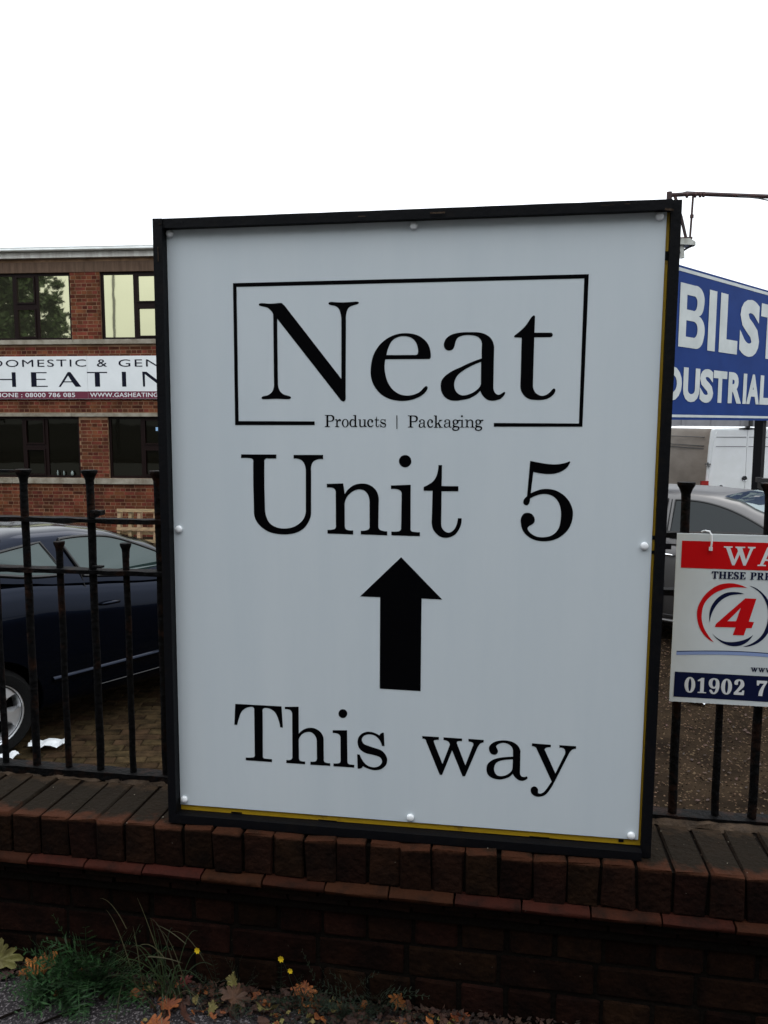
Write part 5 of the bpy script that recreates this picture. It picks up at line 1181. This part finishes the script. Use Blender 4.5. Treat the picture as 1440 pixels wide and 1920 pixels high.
def frond(g, base, dirv, L_, w_, n, seed, droop=.5, teeth=True):
    rq = random.Random(seed); p = Vector(base); d = Vector(dirv).normalized(); side = d.cross(Vector((0, 0, 1))).normalized(); seg = L_/n
    for i in range(n):
        q = p+d*seg; t = i/n; ww = w_*math.sin(math.pi*(t*.85+.12))
        g.add([p-side*.0008, p+side*.0008, q+side*.0006, q-side*.0006], [(0, 1, 2, 3)])
        for s in (-1, 1):
            e = q+side*s*ww*rq.uniform(.7, 1.2)+d*ww*.5+Vector((0, 0, rq.uniform(-.3, .4)*ww)); m_ = q.lerp(e, .5)+d*ww*.16
            m2 = q.lerp(e, .5)-d*ww*.10
            g.add([q, m_, e, m2], [(0, 1, 2, 3)])
            for k in (.45, .7):
                b_ = q.lerp(e, k); ee = b_+d*ww*.32*rq.uniform(.7, 1.2)+side*s*ww*.12; g.add([b_, b_+side*s*.002, ee], [(0, 1, 2)])
                ee = b_-d*ww*.16+side*s*ww*.2; g.add([b_, b_+side*s*.002, ee], [(0, 1, 2)])
        p = q; d = (d+Vector((0, 0, -droop/n))).normalized()
def weed(name, c, r, n, L_, w_, mt, label, seed, cat='weed', spread=1.0):
    rq = random.Random(seed); g = MB()
    for i in range(n):
        a = rq.uniform(math.pi*.95, math.pi*2.05); el = rq.uniform(.25, 1.35)
        b_ = (c[0]+rq.gauss(0, r), c[1]-abs(rq.gauss(0, r*.4)), c[2]+rq.uniform(0, .01))
        frond(g, b_, (math.cos(a)*math.cos(el)*spread, math.sin(a)*math.cos(el)*.8, math.sin(el)), L_*rq.uniform(.55, 1.1), w_*rq.uniform(.6, 1.2), 9, seed*100+i, rq.uniform(.3, 1.4))
    o = g.build(name, MAT[mt], fix=False); tag(o, label, cat); o['kind'] = 'thing'; return o
weed('feathery_weed', (-1.10, -.04, -.09), .045, 95, .22, .032, 'weed_green', 'dark green feathery weed growing at the foot of the wall on the left', 1)
weed('scrubby_weed', (-.74, -.02, -.09), .04, 26, .17, .014, 'weed_dark', 'dark scrubby weed with one yellow flower against the wall', 2)
weed('scrubby_weed', (-.53, -.02, -.09), .04, 26, .17, .014, 'weed_dark', 'dark scrubby weed below the two close yellow flowers', 3)
weed('scrubby_weed', (-.36, -.02, -.09), .05, 44, .17, .018, 'weed_dark', 'low dark weed to the right of the flowers', 4)
weed('broad_weed', (-1.18, -.10, -.09), .03, 30, .12, .03, 'weed_green', 'low green weed spreading over the tarmac in front of the feathery one', 5)
def blade(g, pts, w_):
    n = len(pts)-1; vs = []
    for i, p in enumerate(pts):
        p = Vector(p); d = (Vector(pts[min(i+1, n)])-Vector(pts[max(i-1, 0)])).normalized(); s = d.cross(Vector((0, 1, 0))).normalized(); ww = w_*(1-(i/n)**2.2)+.0002
        vs += [p-s*ww, p+Vector((0, -ww*.5, 0)), p+s*ww]
    g.add(vs, [(i*3+k, (i+1)*3+k, (i+1)*3+k+1, i*3+k+1) for i in range(n) for k in (0, 1)])
def arc_blade(g, b_, tip, sag, w_, n=9):
    b_, tip = Vector(b_), Vector(tip); m_ = b_.lerp(tip, .55)+Vector((0, 0, sag)); pts = []
    for i in range(n+1):
        t = i/n; pts.append(b_*(1-t)**2+m_*2*t*(1-t)+tip*t*t)
    blade(g, pts, w_)
rr = random.Random(4)
GT = empty('grass_tuft', (-.90, -.05, -.09)); tag(GT, 'tuft of long thin grass beside the feathery weed', 'grass')
g = MB()
for i in range(46):
    b_ = (-.90+rr.gauss(0, .035), -.05+rr.gauss(0, .02), -.088); a = rr.uniform(-1.3, 1.3)
    tip = (b_[0]+math.sin(a)*rr.uniform(.05, .17), b_[1]-rr.uniform(-.01, .12), -.09+rr.uniform(.02, .26)*math.cos(a*.8)); tip = (tip[0], min(tip[1], -.012), tip[2])
    arc_blade(g, b_, tip, rr.uniform(.03, .12), rr.uniform(.0009, .0020))
g.build('blades', MAT['grass_blade'], GT, world=True, kind='stuff', fix=False)
g = MB()
for (b_, tip, sag, w_) in (
    ((-.975, -.06, -.05), (-1.03, -.10, .185), .06, .0012), ((-.95, -.07, -.04), (-.945, -.12, .16), .03, .0016), ((-.90, -.05, 0), (-.93, -.12, .24), .02, .0011),
    ((-.86, -.05, -.02), (-.905, -.12, .185), .09, .0016), ((-.83, -.06, -.04), (-.875, -.13, .165), .08, .0013), ((-.80, -.12, .125), (-.88, -.12, .17), .012, .0012),
    ((-.78, -.05, .03), (-.84, -.12, .155), .05, .0013), ((-.92, -.09, .055), (-.80, -.14, .085), .01, .0022), ((-.88, -.08, .05), (-.93, -.12, .105), .035, .0016),
    ((-1.0, -.05, .10), (-1.045, -.10, .215), .04, .0010), ((-.985, -.15, -.085), (-.955, -.17, .03), .02, .0017), ((-.86, -.07, -.08), (-.74, -.16, -.03), .09, .0014), ((-.9, -.1, -.08), (-.83, -.2, -.085), .08, .0016)):
    arc_blade(g, b_, tip, sag, w_)
g.build('dry_stems', MAT['straw'], GT, world=True, fix=False)
def flower(c, r, label, seed):
    t = empty('yellow_flower', (c[0], c[1], -.09)); tag(t, label, 'flower', 'yellow flowers at the wall foot')
    g = MB(); arc_blade(g, (c[0]+.01, -.01, -.09), (c[0], c[1]+.003, c[2]), .02, .0012); g.build('stem', MAT['weed_dark'], t, world=True, fix=False)
    g = MB(); rq = random.Random(seed)
    for k in range(7):
        a = k*2*math.pi/7; d = Vector((math.cos(a), -.25, math.sin(a)*1.15)); s = Vector((-math.sin(a), 0, math.cos(a)))
        p = Vector(c); g.add([p, p+d*r*.6+s*r*.38, p+d*r, p+d*r*.6-s*r*.38], [(0, 1, 2, 3)])
    g.build('petals', MAT['petal'], t, world=True, fix=False)
flower((-.769, -.12, .111), .0085, 'yellow flower furthest left, alone on its stem', 1)
flower((-.545, -.12, .112), .0085, 'upper one of the two close yellow flowers', 2)
flower((-.521, -.12, .082), .0075, 'lower one of the two close yellow flowers', 3)
g = MB(); g.tube([px2g(-30, 1922, -.084), px2g(50, 1888, -.083), px2g(95, 1868, -.082)], .0035, 5); g.build('dark_line', MAT['mortar_dark'])  # first of two thin dark tubes laid across the tarmac
tag(bpy.data.objects['dark_line'], 'thin dark line on the tarmac at the bottom left', 'dark_line', 'dark lines on the tarmac')
g = MB(); g.tube([px2g(40, 1935, -.084), px2g(110, 1905, -.083), px2g(165, 1884, -.082)], .0032, 5); o = g.build('dark_line', MAT['mortar_dark'])
tag(o, 'second dark line, closer to the feathery weed', 'dark_line', 'dark lines on the tarmac')

# ------------------------------------------------------------------ street trees behind the camera (they shade the wall and show in the windows)
def tree(loc, h_trunk, cz, rx, ry, rz_, nleaf, ls, label, seed, cut=None):
    t = empty('street_tree', loc); tag(t, label, 'tree', 'trees across the road')
    rq = random.Random(seed); x0, y0, z0 = loc
    g = MB(); g.tube([(x0, y0, z0-.1), (x0+.05, y0, z0+h_trunk*.5), (x0, y0+.05, z0+h_trunk), (x0+.1, y0, cz+z0)], [.28, .22, .19, .10], 10)
    tips = []
    for k in range(11):
        a = k*2*math.pi/11+rq.uniform(-.2, .2); e = rq.uniform(.1, .9); L_ = rq.uniform(.6, .92)
        tip = (x0+rx*L_*math.cos(a)*math.cos(e), y0+ry*L_*math.sin(a)*math.cos(e), z0+cz+rz_*L_*(math.sin(e)-.3))
        g.tube([(x0, y0, z0+h_trunk*rq.uniform(.8, 1.1)), ((x0*2+tip[0])/3, (y0*2+tip[1])/3, (z0+h_trunk+tip[2])/2+.4), tip], [.10, .06, .02], 6); tips.append(tip)
    g.build('trunk', MAT['bark'], t, world=True)
    g = MB(); cl = []
    for _ in range(int(nleaf/55)):
        while True:
            p = Vector((rq.uniform(-1, 1), rq.uniform(-1, 1), rq.uniform(-1, 1)))
            if .25 < p.length < 1: break
        cl.append((p, rq.uniform(.35, .95)))
    for i in range(nleaf):
        c_, sz = cl[i % len(cl)]
        p = Vector((c_.x*rx, c_.y*ry, c_.z*rz_))+Vector((rq.gauss(0, .45), rq.gauss(0, .45), rq.gauss(0, .32)))*sz
        p += Vector((x0, y0, z0+cz))
        if cut and cut(p): continue
        n_ = Vector((rq.gauss(0, 1), rq.gauss(0, 1), rq.gauss(0, 1))).normalized(); u_ = n_.orthogonal().normalized(); v_ = n_.cross(u_); s_ = ls*rq.uniform(.6, 1.3)
        g.add([p-u_*s_, p-v_*s_*.6, p+u_*s_, p+v_*s_*.6], [(0, 1, 2, 3)])
    g.build('crown', MAT['leaf_green'], t, world=True, fix=False)
keep = lambda p: p.y > -2.6
tree((1.5, -10.5, -.2), 3.0, 5.6, 5.4, 3.6, 3.8, 18000, .16, 'broad street tree directly across the road', 1, keep)
tree((-7.6, -11.2, -.2), 3.0, 5.6, 4.6, 3.6, 3.8, 13000, .14, 'street tree across the road, left of the broad one', 2, keep)
tree((10.9, -11.2, -.2), 3.0, 5.6, 5.0, 3.6, 3.8, 13000, .14, 'street tree across the road, right of the broad one', 3, keep)
tree((-26.2, -11.5, -.2), 3.2, 7.2, 5.4, 5.0, 5.6, 40000, .17, 'tall tree across the road mirrored in the office windows', 4)
LP = empty('street_lamp', (-17.3, -10.0, -.2)); tag(LP, 'street lamp across the road mirrored in the office window', 'lamp')
g = MB(); g.tube([(-17.3, -10, -.2), (-17.3, -10, 4), (-17.2, -10, 11.2)], [.10, .08, .06], 8); g.build('pole', MAT['grey_clad'], LP, world=True)
g = MB(); g.tube([(-17.2, -10, 11.2), (-17.0, -10, 11.8), (-16.2, -10, 12.0)], .04, 8); g.box((-15.9, -10, 12.0), (.7, .2, .12)); g.build('lamp_head', MAT['grey_clad'], LP, world=True)

# unseen leafy row behind the viewer, added to shade the lower sign and wall
HG = empty('shade_hedge', (0, -4.2, -.2)); tag(HG, 'unseen clipped leafy row added along the kerb to shade the sign and wall', 'shade_hedge')
g = MB(); g.bb(-13, 13, -4.55, -3.85, -.2, 1.82); g.build('shade_hedge_stems', MAT['bark'], HG, world=True)
rr = random.Random(31); g = MB()
for _ in range(21000):
    x = rr.uniform(-13.1, 13.1)
    if rr.random() < .65: p = Vector((x, -3.80+rr.uniform(-.1, .08), rr.uniform(-.15, 1.92)))
    else: p = Vector((x, rr.uniform(-4.6, -3.8), 1.88+rr.uniform(-.08, .10)))
    n_ = Vector((rr.gauss(0, 1), rr.gauss(0, 1), rr.gauss(0, 1))).normalized(); u_ = n_.orthogonal().normalized(); v_ = n_.cross(u_); s_ = rr.uniform(.025, .055)
    g.add([p-u_*s_, p-v_*s_*.6, p+u_*s_, p+v_*s_*.6], [(0, 1, 2, 3)])
g.build('shade_hedge_foliage', MAT['leaf_green'], HG, world=True, fix=False)
